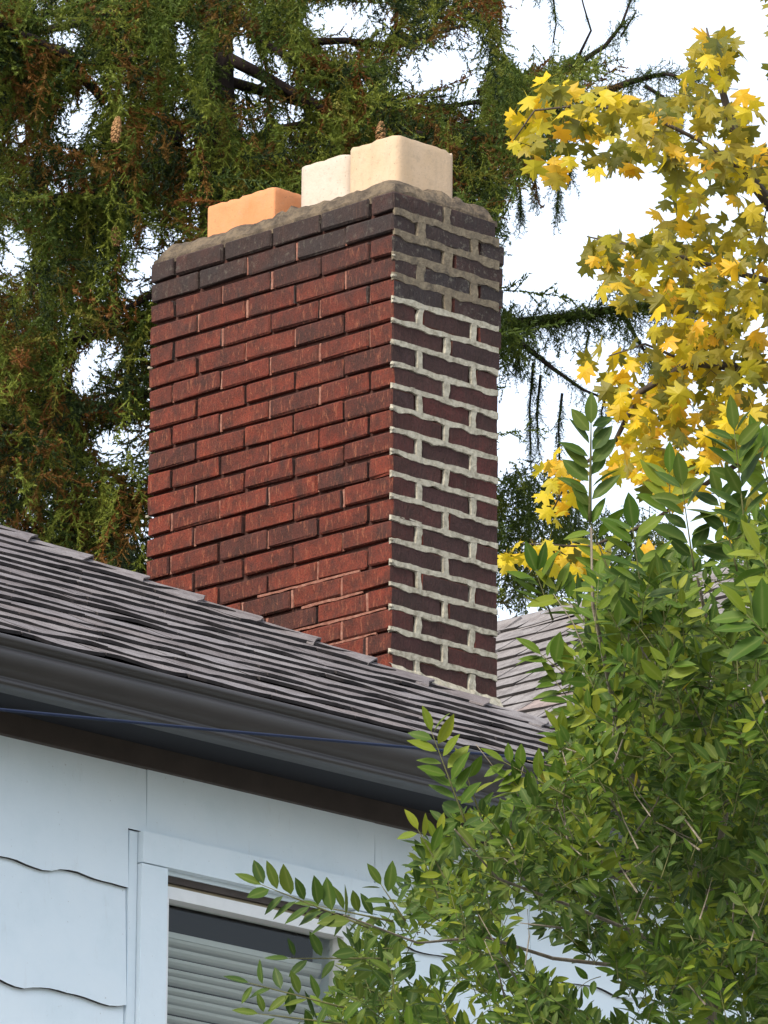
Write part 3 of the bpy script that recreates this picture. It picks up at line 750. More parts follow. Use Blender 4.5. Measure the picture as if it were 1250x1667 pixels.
# ------------------------------------------------------------------ spruce
def rot_to(d, roll):
    d = Vector(d).normalized(); a = d.orthogonal().normalized(); b = d.cross(a)
    c_, s = math.cos(roll), math.sin(roll); x = a * c_ + b * s; y = d.cross(x)
    return np.array([[x[0], y[0], d[0]], [x[1], y[1], d[1]], [x[2], y[2], d[2]]], np.float32)
def branchlet_proto(seed, length=0.34, ntw=15, dens=150):
    """a drooping spruce branchlet along +z of its own frame (pointing to its tip): twigs clothed in needles."""
    r = random.Random(seed); V = []; F = []
    def twig(p, d, L, fan=1.0):
        d = d.normalized(); a = d.orthogonal().normalized(); b = d.cross(a)
        w = 0.0035
        q = p + d * L; i = len(V)
        V.extend([p + a * w, p - a * w * .5 + b * w, q]); F.append((i, i + 1, i + 2)); V.extend([p + b * w, p - b * w, q]); F.append((i + 3, i + 4, i + 5))
        for _ in range(int(L * dens)):
            s = r.random() * L; an = r.uniform(0, 2 * math.pi); o = p + d * s
            rad = a * math.cos(an) + b * math.sin(an)
            dr = (d * r.uniform(.45, .9) + rad).normalized(); tn = d.cross(rad).normalized()
            ln = r.uniform(.015, .024); i = len(V)
            V.extend([o - tn * .0046, o + tn * .0046, o + dr * ln]); F.append((i, i + 1, i + 2))
    pts = [Vector((0, 0, 0))]; d = Vector((0, 0, 1))
    n = 5
    for i in range(n):
        pts.append(pts[-1] + d * (length / n)); d = (d + Vector((r.uniform(-.2, .2), r.uniform(-.2, .2), 0))).normalized()
    for i in range(n): twig(pts[i], pts[i + 1] - pts[i], length / n)
    for i in range(ntw):
        s = (i + r.random()) / ntw; k = min(n - 1, int(s * n)); p = pts[k].lerp(pts[k + 1], s * n - k)
        an = r.uniform(0, 2 * math.pi); dd = Vector((math.cos(an), math.sin(an), r.uniform(.35, 1.3)))
        twig(p, dd, r.uniform(.05, .12) * (1.1 - .5 * s))
    return np.array([tuple(v) for v in V], np.float32), np.array(F, np.int32)
protos = [branchlet_proto(40 + i, rnd.uniform(.28, .42), 14) for i in range(7)]
class Crown:
    def __init__(s): s.V = []; s.F = []; s.T = []; s.n = 0
    def add(s, proto, p, d, roll, sc, tint):
        V, F = proto
        R = rot_to(d, roll)
        s.V.append((V * sc) @ R.T + np.array(tuple(p), np.float32)); s.F.append(F + s.n); s.n += len(V)
        s.T.append(np.full(len(V), tint, np.float32) if np.isscalar(tint) else tint)
    def me(s, name, mat): return np_mesh(name, np.concatenate(s.V), np.concatenate(s.F), mat, np.concatenate(s.T))

SPD = 38.0
spruce = thing('spruce_tree', 'big dark spruce with hanging boughs and cones standing behind the brick chimney', 'tree', at(362, 0, SPD)); spruce.location.z = -8.67
sp0 = Vector(spruce.location)
def loc(p): return Vector(p) - sp0
# sky gaps between the boughs (photo px: cx, cy, rx, ry) keep the hanging sprays apart
GAPS = [(390,108,40,42),(418,150,18,24),(92,62,52,20),(140,182,26,34),(108,208,24,22),(18,60,20,22),(300,62,18,26),(302,225,15,24),(86,306,20,10),(24,412,30,34),(480,188,24,30),
        (545,36,56,32),(560,62,20,20),(622,30,18,24),(690,118,46,30),(662,140,24,18),(598,138,18,16),(760,75,32,34),(764,172,26,24),(735,120,20,20),(860,50,52,48),(900,30,60,60),
        (216,478,22,42),(142,592,24,50),(176,582,26,28),(178,722,32,26),(226,712,16,36),(46,852,11,22),(158,872,14,10),(410,212,20,16),(455,120,22,30),(238,430,14,26),(520,170,16,20),(30,215,12,24),(255,385,22,14),(320,350,16,10)]
def in_gap(u, v, grow=1.0):
    w_ = .45 * mnoise.noise((u / 13, v / 17, 6))
    for cx, cy, rx, ry in GAPS:
        if ((u - cx) / (rx * grow * .98)) ** 2 + ((v - cy) / (ry * grow)) ** 2 < 1 + w_: return rnd.random() < .93
    return False
def inside(u, v):
    """outline of the spruce crown as seen from the street."""
    if u < 240: return v < 1010
    if u < 820: return v < 420
    return v < 335 - (u - 820) * 1.0 and (u < 900 or v > 70)
trunk_mb = MB()
tb = at(362, 0, SPD)
for (zz0, zz1) in ((-8.67, 9.0),):
    trunk_mb.tube([(tb.x + .05 * math.sin(z * .7), tb.y + .04 * math.cos(z), z) for z in np.linspace(zz0, zz1, 14)], [max(.05, .26 - .0125 * (z + 8.67)) for z in np.linspace(zz0, zz1, 14)], 12)
trunk_mb.v = [tuple(loc(v)) for v in trunk_mb.v]
obj('trunk', trunk_mb.me('trunk', M['spruce_bark'], True), spruce)
crown = Crown(); limbs = MB()
# limbs: photo px start -> end, depth offsets, radius
LIMBS = [((362,-60),(-160,60),-.4,-1.8,.032),((362,60),(120,-40),.3,-.6,.028),((120,110),(-60,20),-1.6,-2.2,.034),((170,165),(20,40),-1.2,-1.7,.028),((362,150),(60,330),-.3,-1.8,.03),
         ((362,200),(700,330),-.2,-1.4,.03),((362,90),(860,230),-.1,-.9,.032),((362,20),(760,40),.2,.6,.028),((362,330),(160,520),-.3,-1.3,.03),((362,430),(0,560),-.2,-1.1,.03),
         ((362,560),(-60,700),-.3,-1.4,.03),((362,620),(100,640),.4,.8,.026),((362,700),(40,860),-.3,-1.2,.028),((362,800),(200,930),-.3,-.8,.026),((362,260),(620,160),.5,1.2,.028),
         ((362,0),(600,110),-.5,-1.6,.028),((362,130),(840,150),.4,1.2,.03)]
limb_samples = []
for (a, b, da, db, rad) in LIMBS:
    p, q = at(*a, SPD + da), at(*b, SPD + db); pts = []
    for i in range(9):
        s = i / 8; w = p.lerp(q, s); w.z -= 0.14 * math.sin(s * math.pi) * (1 if b[1] > a[1] else -.3); w += Vector((mnoise.noise((s * 4, a[0], b[1])), mnoise.noise((s * 4, b[0], 3)), mnoise.noise((s * 5, b[1], 9)))) * .05
        pts.append(w)
    limbs.tube([loc(w) for w in pts], [rad * (1 - .75 * i / 8) for i in range(9)], 6)
    limb_samples.append(pts)
# branchlets that hang from the limbs
for pts in limb_samples:
    for i in range(8):
        for s in np.arange(0, 1, .16):
            w = pts[i].lerp(pts[i + 1], s); d = (pts[i + 1] - pts[i]).normalized()
            for _ in range(2):
                dd = Vector((rnd.uniform(-.5, .5), rnd.uniform(-.5, .5), -1)) + d * .5 if rnd.random() < .6 else d + Vector((rnd.uniform(-.8, .8), rnd.uniform(-.8, .8), rnd.uniform(-.3, .4)))
                dd.normalize(); e = w + dd * .28; u, v, _z = pix(w + dd * .15); u2, v2, _z = pix(e)
                if in_gap(u, v) or in_gap(u2, v2, .85): continue
                crown.add(protos[rnd.randrange(7)], loc(w), dd, rnd.uniform(0, 6.28), rnd.uniform(.6, 1.05), min(.999, max(0, rnd.gauss(.40, .20))))
n_b = 0
for _ in range(13000):
    u = rnd.uniform(-110, 960); v = rnd.uniform(-90, 960)
    if not inside(u, v): continue
    dep = SPD + rnd.uniform(-2.0, 1.9)
    sc = rnd.uniform(.55, 1.05)
    if rnd.random() < .62: dd = Vector((rnd.gauss(0, .28), rnd.gauss(0, .28), -1))
    else:
        an = rnd.uniform(0, 6.28); dd = Vector((math.cos(an), math.sin(an), rnd.uniform(-.55, .35)))
    dd.normalize(); w = at(u, v, dep); bad = False
    for s in (0.0, .12, .24, .34):
        uu, vv, _z = pix(w + dd * s * sc)
        if in_gap(uu, vv): bad = True; break
        if not inside(uu, vv - 12): bad = True; break
    if bad: continue
    patch = mnoise.noise((u / 95, v / 95, 3.3))
    tint = .41 + .46 * patch + rnd.gauss(0, .13)
    if mnoise.noise((u / 55, v / 80, 11)) > .50 and rnd.random() < .9: tint = rnd.uniform(.89, .99)
    elif tint > .86: tint = .86
    crown.add(protos[rnd.randrange(7)], loc(w), dd, rnd.uniform(0, 6.28), sc, min(.999, max(0, tint))); n_b += 1
# the rest of the tree: beyond the frame and behind the chimney
for _ in range(2300):
    if rnd.random() < .3: u, v = rnd.uniform(250, 780), rnd.uniform(430, 1150)
    else:
        u, v = 362 + rnd.gauss(0, 480), rnd.uniform(-900, 1250)
        if (-110 < u < 1260 and v > -90) or u > 1100 or abs(u - 362) > 620 + .35 * v: continue
    dd = Vector((rnd.gauss(0, .4), rnd.gauss(0, .4), -1)).normalized() if rnd.random() < .6 else Vector((rnd.gauss(0, 1), rnd.gauss(0, 1), rnd.gauss(-.2, .3))).normalized()
    crown.add(protos[rnd.randrange(7)], loc(at(u, v, SPD + rnd.uniform(-2, 2))), dd, rnd.uniform(0, 6.28), rnd.uniform(.9, 1.5), min(.85, max(0, rnd.gauss(.36, .2))))
# right-hand boughs: a long dark one past the chimney with hanging twigs, the upturned tip at the top, a mass low behind the chimney
def bough(chain, dep, rad, hang, sc=1.0, tint=.15, drop=.3, dd_side=.5, every=.018):
    pts = [at(u, v, dep + o) for u, v, o in chain]
    limbs.tube([loc(p) for p in pts], [max(.004, rad * (1 - .8 * i / (len(pts) - 1))) for i in range(len(pts))], 6)
    for i in range(len(pts) - 1):
        n = max(1, int((pts[i + 1] - pts[i]).length / every)); d = (pts[i + 1] - pts[i]).normalized()
        for j in range(n):
            if rnd.random() > hang: continue
            w = pts[i].lerp(pts[i + 1], (j + rnd.random()) / n)
            if rnd.random() < drop: dd = Vector((rnd.uniform(-.3, .3), rnd.uniform(-.3, .3), -1))
            else: dd = d + Vector((rnd.uniform(-1, 1), rnd.uniform(-1, 1), rnd.uniform(-.6, .5))) * dd_side
            crown.add(protos[rnd.randrange(7)], loc(w), dd.normalized(), rnd.uniform(0, 6.28), sc * rnd.uniform(.35, .7), min(.999, max(0, rnd.gauss(tint, .1))))
bough([(700,560,.3),(820,530,.1),(880,522,0),(950,512,-.1),(1020,500,-.2),(1090,498,-.3),(1150,490,-.4)], SPD, .034, 1, .85, .14, .35, .75, .0035)
bough([(800,540,0),(850,560,0),(900,600,-.1),(950,635,-.1),(1000,655,-.2)], SPD, .018, .9, .55, .10, .5, .5, .012)
bough([(1010,505,0),(1030,540,0),(1060,590,0),(1100,640,0)], SPD, .014, 1, .7, .10, .5, .6, .009)
for cx, v0, L in ((868,590,150),(915,640,110),(880,610,120),(850,560,40),(960,540,40),(985,650,40),(845,575,30)):
    bough([(cx, v0, 0), (cx - 6, v0 + L * .5, 0), (cx - 4, v0 + L, 0)], SPD, .008, .95, .5, .08, .8, .3, .010)
bough([(780,150,.4),(860,130,.2),(930,110,0),(985,75,0),(1012,40,0),(1030,-10,0)], SPD, .022, .8, .6, .12, .45, .5, .009)
bough([(940,95,0),(962,50,0),(950,10,0),(940,-30,0)], SPD, .008, .35, .4, .1)
bough([(1010,60,0),(1035,20,0)], SPD, .006, .5, .35, .1)
bough([(860,-40,.2),(900,-10,.2),(905,40,.2),(900,70,.2)], SPD, .008, .75, .55, .1, .7)
bough([(960,160,.3),(1020,135,.2),(1080,120,.1),(1130,130,0)], SPD, .022, 1.0, .7, .06, .35, .7, .008)
bough([(1050,140,.3),(1090,165,.2),(1110,200,.1)], SPD, .012, 1.0, .7, .06, .5, .7, .01)
for cx, v0, L in ((845,300,50),(905,285,55),(870,290,30),(925,250,40)):
    bough([(cx, v0, .2), (cx + 3, v0 + L * .5, .2), (cx + 2, v0 + L, .2)], SPD, .006, 1, .6, .1, .8, .3, .007)
for (cx, cy, rx, ry, n) in ((870, 870, 75, 105, 260), (1000, 900, 110, 60, 120), (830,545,35,40,60)):
    for _ in range(n):
        a = rnd.uniform(0, 6.28); r_ = math.sqrt(rnd.random())
        dd = Vector((rnd.gauss(0, .4), rnd.gauss(0, .4), -1)).normalized()
        crown.add(protos[rnd.randrange(7)], loc(at(cx + rx * r_ * math.cos(a), cy - 25 + ry * r_ * math.sin(a), SPD + rnd.uniform(-.6, .8))), dd, rnd.uniform(0, 6.28), rnd.uniform(.45, .8), max(0, rnd.gauss(.16, .12)))
obj('branches', limbs.me('branches', M['spruce_bark'], True), spruce)
obj('needles', crown.me('needles', M['needle']), spruce, kind='stuff')
# hanging cones
def cone_mesh(seed):
    V = []; F = []; rows_, per = 11, 8; L = .125
    for i in range(rows_):
        s = i / (rows_ - 1); rr = .021 * (math.sin(math.pi * (.12 + .80 * s)) ** .7)
        for k in range(per):
            a = 2 * math.pi * (k + .5 * (i % 2)) / per
            V.append((rr * math.cos(a), rr * math.sin(a), -L * s)); V.append(((rr + .006) * math.cos(a), (rr + .006) * math.sin(a), -L * (s + .11)))
    for i in range(rows_ - 1):
        for k in range(per):
            a = 2 * (i * per + k); b = 2 * (i * per + (k + 1) % per); c_ = 2 * ((i + 1) * per + k)
            F.append((a, b, a + 1)); F.append((a, a + 1, c_)); F.append((b, c_, a + 1))
    return V, F
cone_me = mesh('cone', *cone_mesh(1), M['cone'])
for (u, v, dd) in ((192, 190, -2.05), (188, 368, -1.7), (621, 198, -1.9), (70, 700, -1.5)):
    o = obj('cone', cone_me, spruce, loc(at(u, v, SPD + dd)), rot=(rnd.uniform(-.12, .12), rnd.uniform(-.12, .12), rnd.uniform(0, 6))); o.scale = (1, 1, rnd.uniform(.75, 1.05))

# ------------------------------------------------------------------ maple
def maple_leaf(seed):
    r = random.Random(seed)
    half = [(0, 1.0), (.07, .80), (.17, .83), (.14, .60), (.30, .66), (.50, .74), (.47, .58), (.60, .50), (.42, .40), (.27, .30), (.42, .22), (.50, .08), (.30, .06), (.06, .02)]
    out_ = half + [(-x, y) for x, y in half[::-1][:-1]]
    V = [(0, .36, .05)]; a, b, cu = r.uniform(.25, .5), r.uniform(-.15, .25), r.uniform(-.3, .3)
    for x, y in out_:
        x += r.uniform(-.03, .03); y += r.uniform(-.03, .03)
        V.append((x, y, -a * abs(x) * .9 - b * (y - .4) ** 2 * 2 + cu * x * y * .6))
    n = len(out_); F = [(0, 1 + (i + 1) % n, 1 + i) for i in range(n)]
    V += [(-.012, .03, 0), (.012, .03, 0), (.03, -.5, .06)]; F.append((n + 1, n + 2, n + 3))
    return V, F
MPD = 33.5
maple = thing('maple_tree', 'yellow and olive maple in autumn leaf hanging over the right side', 'tree', at(1500, 900, MPD + 1)); maple.location.z = -8.67
mp0 = Vector(maple.location)
mv = [maple_leaf(60 + i) for i in range(6)]
mle = {m: [mesh('leaf', V, F, M[m]) for V, F in mv] for m in ('maple_leaf', 'maple_leaf_olive')}
# leaf clusters: px centre, radii, leaves, share of bright yellow leaves
CL_ = [(1150,110,40,60,46,.15),(1165,70,40,30,24,.1),(1190,200,52,90,80,.35),(1130,170,45,40,36,.3),(1060,190,60,36,56,.35),(990,180,60,40,56,.5),(920,170,50,55,50,.75),(870,190,36,40,26,.8),(860,245,34,16,10,.8),(915,255,20,30,14,.5),
       (1050,250,60,26,36,.35),(975,250,26,26,14,.45),(1140,270,60,50,52,.4),(1225,290,40,70,44,.3),(1200,380,50,50,40,.3),(1110,345,40,30,24,.4),(1150,420,50,50,48,.4),(1090,400,50,30,34,.35),(1010,400,55,26,40,.35),(975,410,30,30,16,.4),(985,440,14,20,6,.4),(1060,460,50,40,40,.6),(1130,490,60,50,66,.55),(1215,470,50,60,60,.45),
       (1180,570,80,60,90,.45),(1090,560,60,50,56,.5),(1000,590,40,40,30,.45),(1060,650,65,55,70,.7),(1150,660,80,60,84,.5),(1225,650,40,70,56,.45),(1040,720,36,50,44,.95),(1100,740,60,50,46,.6),(1190,720,60,50,46,.5),(915,770,34,40,30,.95),(905,830,18,18,10,.9),(1000,760,16,20,12,.9),(1195,850,26,40,22,.9),(1090,790,50,36,26,.7),
       (850,895,34,16,20,.95),(905,900,46,24,34,.95),(960,905,40,22,22,.9),(1075,890,20,12,8,.9),(1240,820,30,50,20,.6)]
LV = []
for (cx, cy, rx, ry, n, br) in CL_:
    for _ in range(int(n * 0.66)):
        a = rnd.uniform(0, 6.28); r_ = math.sqrt(rnd.random())
        p = at(cx + rx * r_ * math.cos(a), cy + ry * r_ * math.sin(a), MPD + rnd.uniform(-.5, .5))
        tip = Vector((rnd.gauss(0, .7), rnd.gauss(0, .7), -1)).normalized()           # leaves hang, tips down
        face = (Vector((-.7, -.7, .25)) + Vector((rnd.gauss(0, .8), rnd.gauss(0, .8), rnd.gauss(0, .6))))
        face = (face - tip * face.dot(tip)).normalized(); x = tip.cross(face)
        LV.append((p, x, tip, face, rnd.uniform(.062, .112), 'maple_leaf' if rnd.random() < br else 'maple_leaf_olive', rnd.randrange(6)))
for u in range(620):                                            # crown beyond the right edge of the frame
    p = at(1262 + abs(rnd.gauss(0, 300)), rnd.gauss(330, 300), MPD + rnd.uniform(-1.5, 2.5)); tip = Vector((rnd.gauss(0, .5), rnd.gauss(0, .5), -1)).normalized()
    face = Vector((-.7, -.7, rnd.gauss(.3, .4))); face = (face - tip * face.dot(tip)).normalized()
    LV.append((p, tip.cross(face), tip, face, .11, 'maple_leaf_olive', rnd.randrange(6)))
def emit_leaves(LV, tree, org, meshes, protos_, name, limit, mats, rib=None):
    def inframe(p):
        u, v, z = pix(p); return 5 < u < 1245 and 5 < v < 1662
    order = sorted(LV, key=lambda l: (not inframe(l[0]), (l[0] - CAM).dot(FW) - 8 * l[4]))
    for (p, x, y, z, s, m, i) in order[:limit]:
        o = obj('leaf', meshes[m][i], tree)
        o.matrix_local = basis(x * s, y * s, z * s, p - org)
    for m in mats:
        Vs = []; Fs = []; Ts = []; n = 0
        for (p, x, y, z, s, mm, i) in order[limit:]:
            if mm != m: continue
            V, F = protos_[i]; V = np.array([tuple(q) for q in V], np.float32)
            R = np.array([tuple(x), tuple(y), tuple(z)], np.float32)
            Vs.append(V * s @ R + np.array(tuple(p - org), np.float32)); Ts.append(np.full(len(V), rnd.random(), np.float32))
            for f in F:
                for j in range(1, len(f) - 1): Fs.append((f[0] + n, f[j] + n, f[j + 1] + n))
            n += len(V)
        if Vs:
            me = np_mesh(name, np.concatenate(Vs), np.array(Fs, np.int32), M[m], np.concatenate(Ts))
            if rib: me.attributes.new('rib', 'FLOAT', 'POINT').data.foreach_set('value', np.tile(np.array(rib, np.float32), n // len(rib)))
            obj(name, me, tree, kind='stuff')
emit_leaves(LV, maple, mp0, mle, mv, 'foliage', 300, ('maple_leaf', 'maple_leaf_olive'))
bm = MB(); tb = at(1500, 900, MPD + 1)
bm.tube([(tb.x, tb.y, z) for z in (-8.67, -5, -1, 2, 5)], [.24, .2, .16, .10, .04], 10)
bm.v = [tuple(Vector(v) - mp0) for v in bm.v]
obj('trunk', bm.me('trunk', M['maple_bark'], True), maple)
bm = MB()
def mtwig(chain, r0, r1):
    pts = [at(u, v, MPD + o) for u, v, o in chain]; n = len(pts)
    bm.tube([p - mp0 for p in pts], [r0 + (r1 - r0) * i / (n - 1) for i in range(n)], 5)
mtwig([(1500,700,1),(1400,520,.6),(1290,380,.3),(1220,290,.1),(1185,180,0),(1160,90,0),(1150,45,0)], .05, .004)
mtwig([(1220,290,.1),(1140,230,0),(1060,190,0),(960,170,-.1),(870,180,-.2),(835,230,-.2)], .012, .003)
mtwig([(1400,520,.6),(1300,470,.3),(1180,440,.1),(1080,410,0),(1000,395,0),(955,385,0)], .02, .003)
mtwig([(1480,760,1),(1350,640,.4),(1220,600,.2),(1120,590,0),(1040,640,-.1),(1000,720,-.1),(930,770,-.2),(900,830,-.2)], .03, .003)
mtwig([(1120,590,0),(1050,560,0),(990,580,0)], .008, .003)
mtwig([(1350,640,.4),(1260,720,.2),(1160,780,.1),(1060,850,0),(960,890,-.1),(850,885,-.1)], .018, .003)
mtwig([(1300,560,.3),(1245,500,.3),(1225,440,.3),(1250,330,.3)], .012, .003)
for _ in range(26):
    a = rnd.choice(CL_); u, v = a[0] + rnd.uniform(-a[2], a[2]), a[1] + rnd.uniform(-a[3], a[3])
    mtwig([(u + 40, v + 10, .1), (u + 15, v + rnd.uniform(-10, 10), 0), (u - rnd.uniform(5, 25), v + rnd.uniform(-25, 15), 0)], .0022, .001)
obj('branches', bm.me('branches', M['maple_bark'], True), maple)

# ------------------------------------------------------------------ leafy young tree in front of the house
RIB = [0.0, 1.0, 0.0] * 6
def shrub_leaf(seed):
    r = random.Random(seed); n = 5; V = []; F = []
    bend, fold = r.uniform(-.05, .30), r.uniform(.10, .45)
    w_ = r.uniform(.175, .24)
    for i in range(n + 1):
        s = i / n; w = w_ * math.sin(math.pi * min(1, s ** .85)) ** .8 if 0 < s < 1 else .008
        z = -bend * s * s
        V += [(-w, s, z + fold * w), (0, s, z), (w, s, z + fold * w * r.uniform(.8, 1.1))]
    for i in range(n):
        a, b = 3 * i, 3 * (i + 1)
        F += [(a, a + 1, b + 1, b), (a + 1, a + 2, b + 2, b + 1)]
    return V, F
sv = [shrub_leaf(160 + i) for i in range(7)]
SHN = ('shrub_leaf', 'shrub_leaf_dark')
sle = {m: [mesh('leaf', V, F, M[m], smooth=True) for V, F in sv] for m in SHN}
for ms in sle.values():
    for me in ms: me.attributes.new('rib', 'FLOAT', 'POINT').data.foreach_set('value', RIB)
SHD = 18.6
shrub = thing('young_tree', 'bushy green young tree with pointed leaves covering the window corner of the white house', 'tree', at(1150, 1750, SHD)); shrub.location.z = -8.67
sh0 = Vector(shrub.location)
LS = []; stems = MB(); shoots = MB()
def shoot(base_, tip_, dep, nl, size, mat='shrub_leaf', sag=0.0, twig=True, r0=.0028, up=.55, dtip=0.0, wide=1.0):
    """a shoot with leaves in two ranks; base_/tip_ photo px, dep metres."""
    p, q = at(*base_, dep), at(*tip_, dep + dtip); pts = []
    L = (q - p).length; n = 6
    for i in range(n + 1):
        s = i / n; w = p.lerp(q, s); w.z += sag * L * math.sin(math.pi * s); pts.append(w)
    if twig: shoots.tube([w - sh0 for w in pts], [r0 * (1 - .7 * i / n) for i in range(n + 1)], 5)
    view = (CAM - p).normalized()
    for i in range(nl):
        s = .12 + .88 * (i + .5) / nl; k = min(n - 1, int(s * n)); w = pts[k].lerp(pts[k + 1], s * n - k); d = (pts[k + 1] - pts[k]).normalized()
        side = d.cross(view).normalized() * (1 if i % 2 else -1)
        y = (d * rnd.uniform(.45, .85) + side * wide * rnd.uniform(.7, 1.1) + Vector((rnd.gauss(0, .18), rnd.gauss(0, .18), rnd.gauss(.05, .18))) + view * rnd.gauss(0, .25)).normalized()
        z = (view * up + Vector((0, 0, 1)) * .6 + Vector((rnd.gauss(0, .3), rnd.gauss(0, .3), rnd.gauss(0, .3)))); z = (z - y * z.dot(y)).normalized()
        sz = size * rnd.uniform(.8, 1.15) * (1.0 if s < .85 else .8)
        LS.append((w + y * .006, y.cross(z), y, z, sz, mat, rnd.randrange(7)))
    y = (pts[-1] - pts[-2]).normalized(); z = (view * up + Vector((0, 0, .6))); z = (z - y * z.dot(y)).normalized()
    LS.append((pts[-1], y.cross(z), y, z, size * .9, mat, rnd.randrange(7)))
# the shoots that stand clear of the mass
S = shoot
S((760,1345),(702,1190),17.6,14,0.069); S((790,1350),(755,1250),17.7,7,0.055)
S((600,1510),(425,1440),17.4,14,0.072,'shrub_leaf_dark'); S((640,1500),(520,1475),17.5,9,0.066,'shrub_leaf_dark')
S((560,1640),(405,1600),17.4,9,0.066,'shrub_leaf_dark'); S((620,1560),(470,1560),17.5,6,0.062,'shrub_leaf_dark'); S((560,1667),(420,1650),17.4,6,0.066,'shrub_leaf_dark')
S((660,1500),(620,1440),17.5,5,0.064,'shrub_leaf_dark'); S((730,1440),(680,1350),17.6,7,0.061); S((720,1480),(690,1400),17.6,7,0.058,'shrub_leaf_dark')
S((960,850),(962,690),17.9,14,0.082,'shrub_leaf_dark',r0=.005); S((1010,980),(960,850),17.9,10,0.086,'shrub_leaf')
S((900,1010),(872,930),17.8,10,0.082); S((960,1010),(905,960),17.8,6,0.078)
S((1050,1010),(1030,860),17.6,13,0.092); S((1130,930),(1110,790),17.7,11,0.086,'shrub_leaf_dark'); S((1090,850),(1090,770),17.9,7,0.082,'shrub_leaf')
S((1215,880),(1195,700),17.5,14,0.090,'shrub_leaf_dark'); S((1260,820),(1235,730),17.6,10,0.090,'shrub_leaf'); S((1200,930),(1170,810),17.7,10,0.082,'shrub_leaf_dark')
S((1290,1080),(1215,1000),16.9,9,0.101); S((1280,980),(1235,900),17.2,7,0.094); 
S((960,1130),(880,1065),17.7,11,0.076); S((970,1200),(905,1110),17.7,11,0.070); S((960,1260),(910,1190),17.6,10,0.066); S((930,1300),(820,1240),17.5,13,0.069); S((900,1330),(830,1270),17.5,10,0.062)
S((1010,1100),(1000,980),17.8,10,0.076); S((1100,1080),(1080,960),17.8,10,0.078,'shrub_leaf_dark')
# the mass itself
def mass(u, v):
    """how likely foliage is at a photo position (the crown thins towards its left side and below)."""
    left = np.interp(v, [880, 950, 1050, 1150, 1230, 1290, 1340, 1400, 1450, 1520, 1600, 1667, 1750], [960, 935, 935, 940, 900, 870, 720, 675, 630, 575, 545, 500, 460])
    top = np.interp(u, [820, 900, 960, 1040, 1100, 1180, 1260], [1250, 1060, 930, 910, 900, 860, 830])
    if u < left or v < top: return 0
    ed = min((u - left) / 110, (v - top) / 130, 1.0)
    pr = .55 + .45 * ed
    if v > 1400 and u < 1150: pr *= .72
    if 1125 < u < 1222 and 915 < v < 1075: pr *= .06
    if 810 < u < 930 and v < 1190: pr *= .15
    for cx, cy, rx, ry in ((850,1510,34,50),(905,1560,50,30),(1000,1425,26,16),(640,1490,50,24),(700,1560,40,40),(760,1640,40,36),(990,1640,36,30),(1080,1660,60,20),(720,1520,20,12),(1090,1520,16,30),(1210,1640,22,20),(940,1600,36,22),(1060,1480,20,14),(820,1600,20,24),(660,1595,24,20),(1140,1460,14,12)):
        if ((u - cx) / rx) ** 2 + ((v - cy) / ry) ** 2 < 1: return .03
    return pr
nshoot = 0
for _ in range(5200):
    u, v = rnd.uniform(480, 1330), rnd.uniform(840, 1760)
    if rnd.random() > mass(u, v): continue
    low = v > 1180
    dep = SHD + rnd.uniform(-1.25, 1.3)
    L = rnd.uniform(55, 105) * (1 if not low else .75)
    an = math.radians(rnd.gauss(100 if u > 1000 else 120, 38)); tip = (u + L * math.cos(an), v - L * math.sin(an))
    if mass(*tip) == 0 or mass(*tip) < .05: continue
    depthy = (dep - (SHD - 1.25)) / 2.5
    shoot((u, v), tip, dep, rnd.randrange(5, 9), rnd.uniform(.032, .060) if low else rnd.uniform(.040, .066), 'shrub_leaf_dark' if rnd.random() < .35 + .3 * (v > 1380) else 'shrub_leaf', rnd.uniform(-.05, .1), True, .0014, up=rnd.uniform(.2, .7), dtip=rnd.uniform(-.12, .1))  # more dark leaves low down put the lower crown's shade into colour
    nshoot += 1
emit_leaves(LS, shrub, sh0, sle, sv, 'foliage', 300, SHN, RIB)
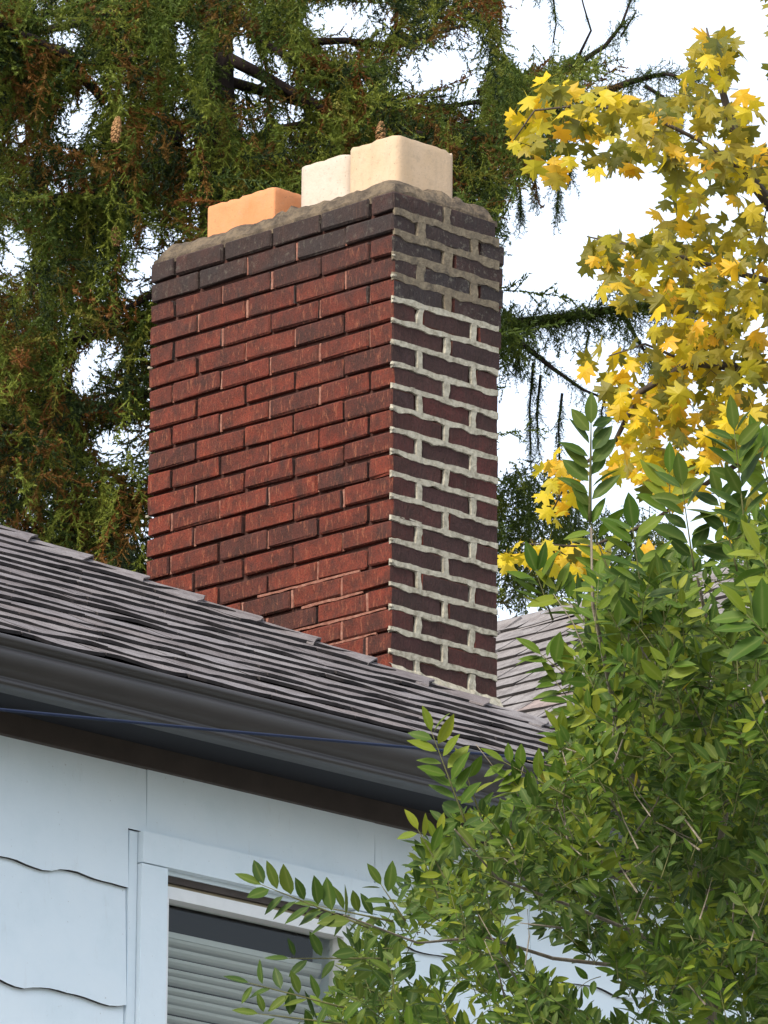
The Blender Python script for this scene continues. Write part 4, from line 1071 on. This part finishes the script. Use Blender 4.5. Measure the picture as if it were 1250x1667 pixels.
def stem(chain, r0, r1):
    pts = [at(u, v, SHD + o) for u, v, o in chain]; n = len(pts)
    stems.tube([p - sh0 for p in pts], [r0 + (r1 - r0) * i / (n - 1) for i in range(n)], 6)
stem([(1160,1700,0),(1145,1500,0),(1120,1380,-.1),(1090,1230,-.3),(1060,1080,-.6),(1040,960,-.9)], .016, .004)
stem([(1145,1500,0),(1180,1330,-.2),(1190,1150,-.4),(1150,1010,-.5),(1135,940,-.6)], .010, .003)
stem([(1120,1380,-.1),(1020,1250,-.5),(985,1080,-.9),(965,985,-1),(962,860,-.9)], .008, .003)
stem([(1160,1600,0),(1040,1520,-.2),(930,1475,-.5),(810,1430,-.8),(740,1350,-1)], .006, .002)
stem([(1160,1640,0),(1030,1575,-.2),(900,1560,-.4),(790,1525,-.7),(680,1535,-.9),(560,1490,-1.2)], .006, .002)
stem([(1170,1640,0),(1230,1400,-.2),(1260,1200,-.4),(1240,1000,-.8)], .010, .003)
for _ in range(60):
    u, v = rnd.uniform(800, 1250), rnd.uniform(1050, 1650)
    if mass(u, v) < .6: continue
    an = math.radians(rnd.gauss(115, 32)); L = rnd.uniform(50, 130)
    stem([(u, v, rnd.uniform(-1.25, -.7)), (u + L * .5 * math.cos(an) + rnd.uniform(-8, 8), v - L * .5 * math.sin(an), -1.0), (u + L * math.cos(an), v - L * math.sin(an), -1.0)], rnd.uniform(.0015, .003), .0009)
obj('twigs', stems.me('twigs', M['twig'], True), shrub)
obj('shoots', shoots.me('shoots', M['green_twig'], True), shrub)
bm = MB(); tb = at(1160, 1700, SHD)
bm.tube([(sh0.x, sh0.y, -8.67), (sh0.x + .05, sh0.y, -8), ((tb.x + sh0.x) / 2, (tb.y + sh0.y) / 2, (tb.z - 8.67) / 2), tb], [.05, .042, .03, .017], 8)
bm.v = [tuple(Vector(v) - sh0) for v in bm.v]
obj('trunk', bm.me('trunk', M['twig'], True), shrub)
print('counts: bricks', nb, 'near shingles', count, 'far shingles', cnt, 'branchlets', n_b, 'shrub leaves', len(LS), 'maple leaves', len(LV))
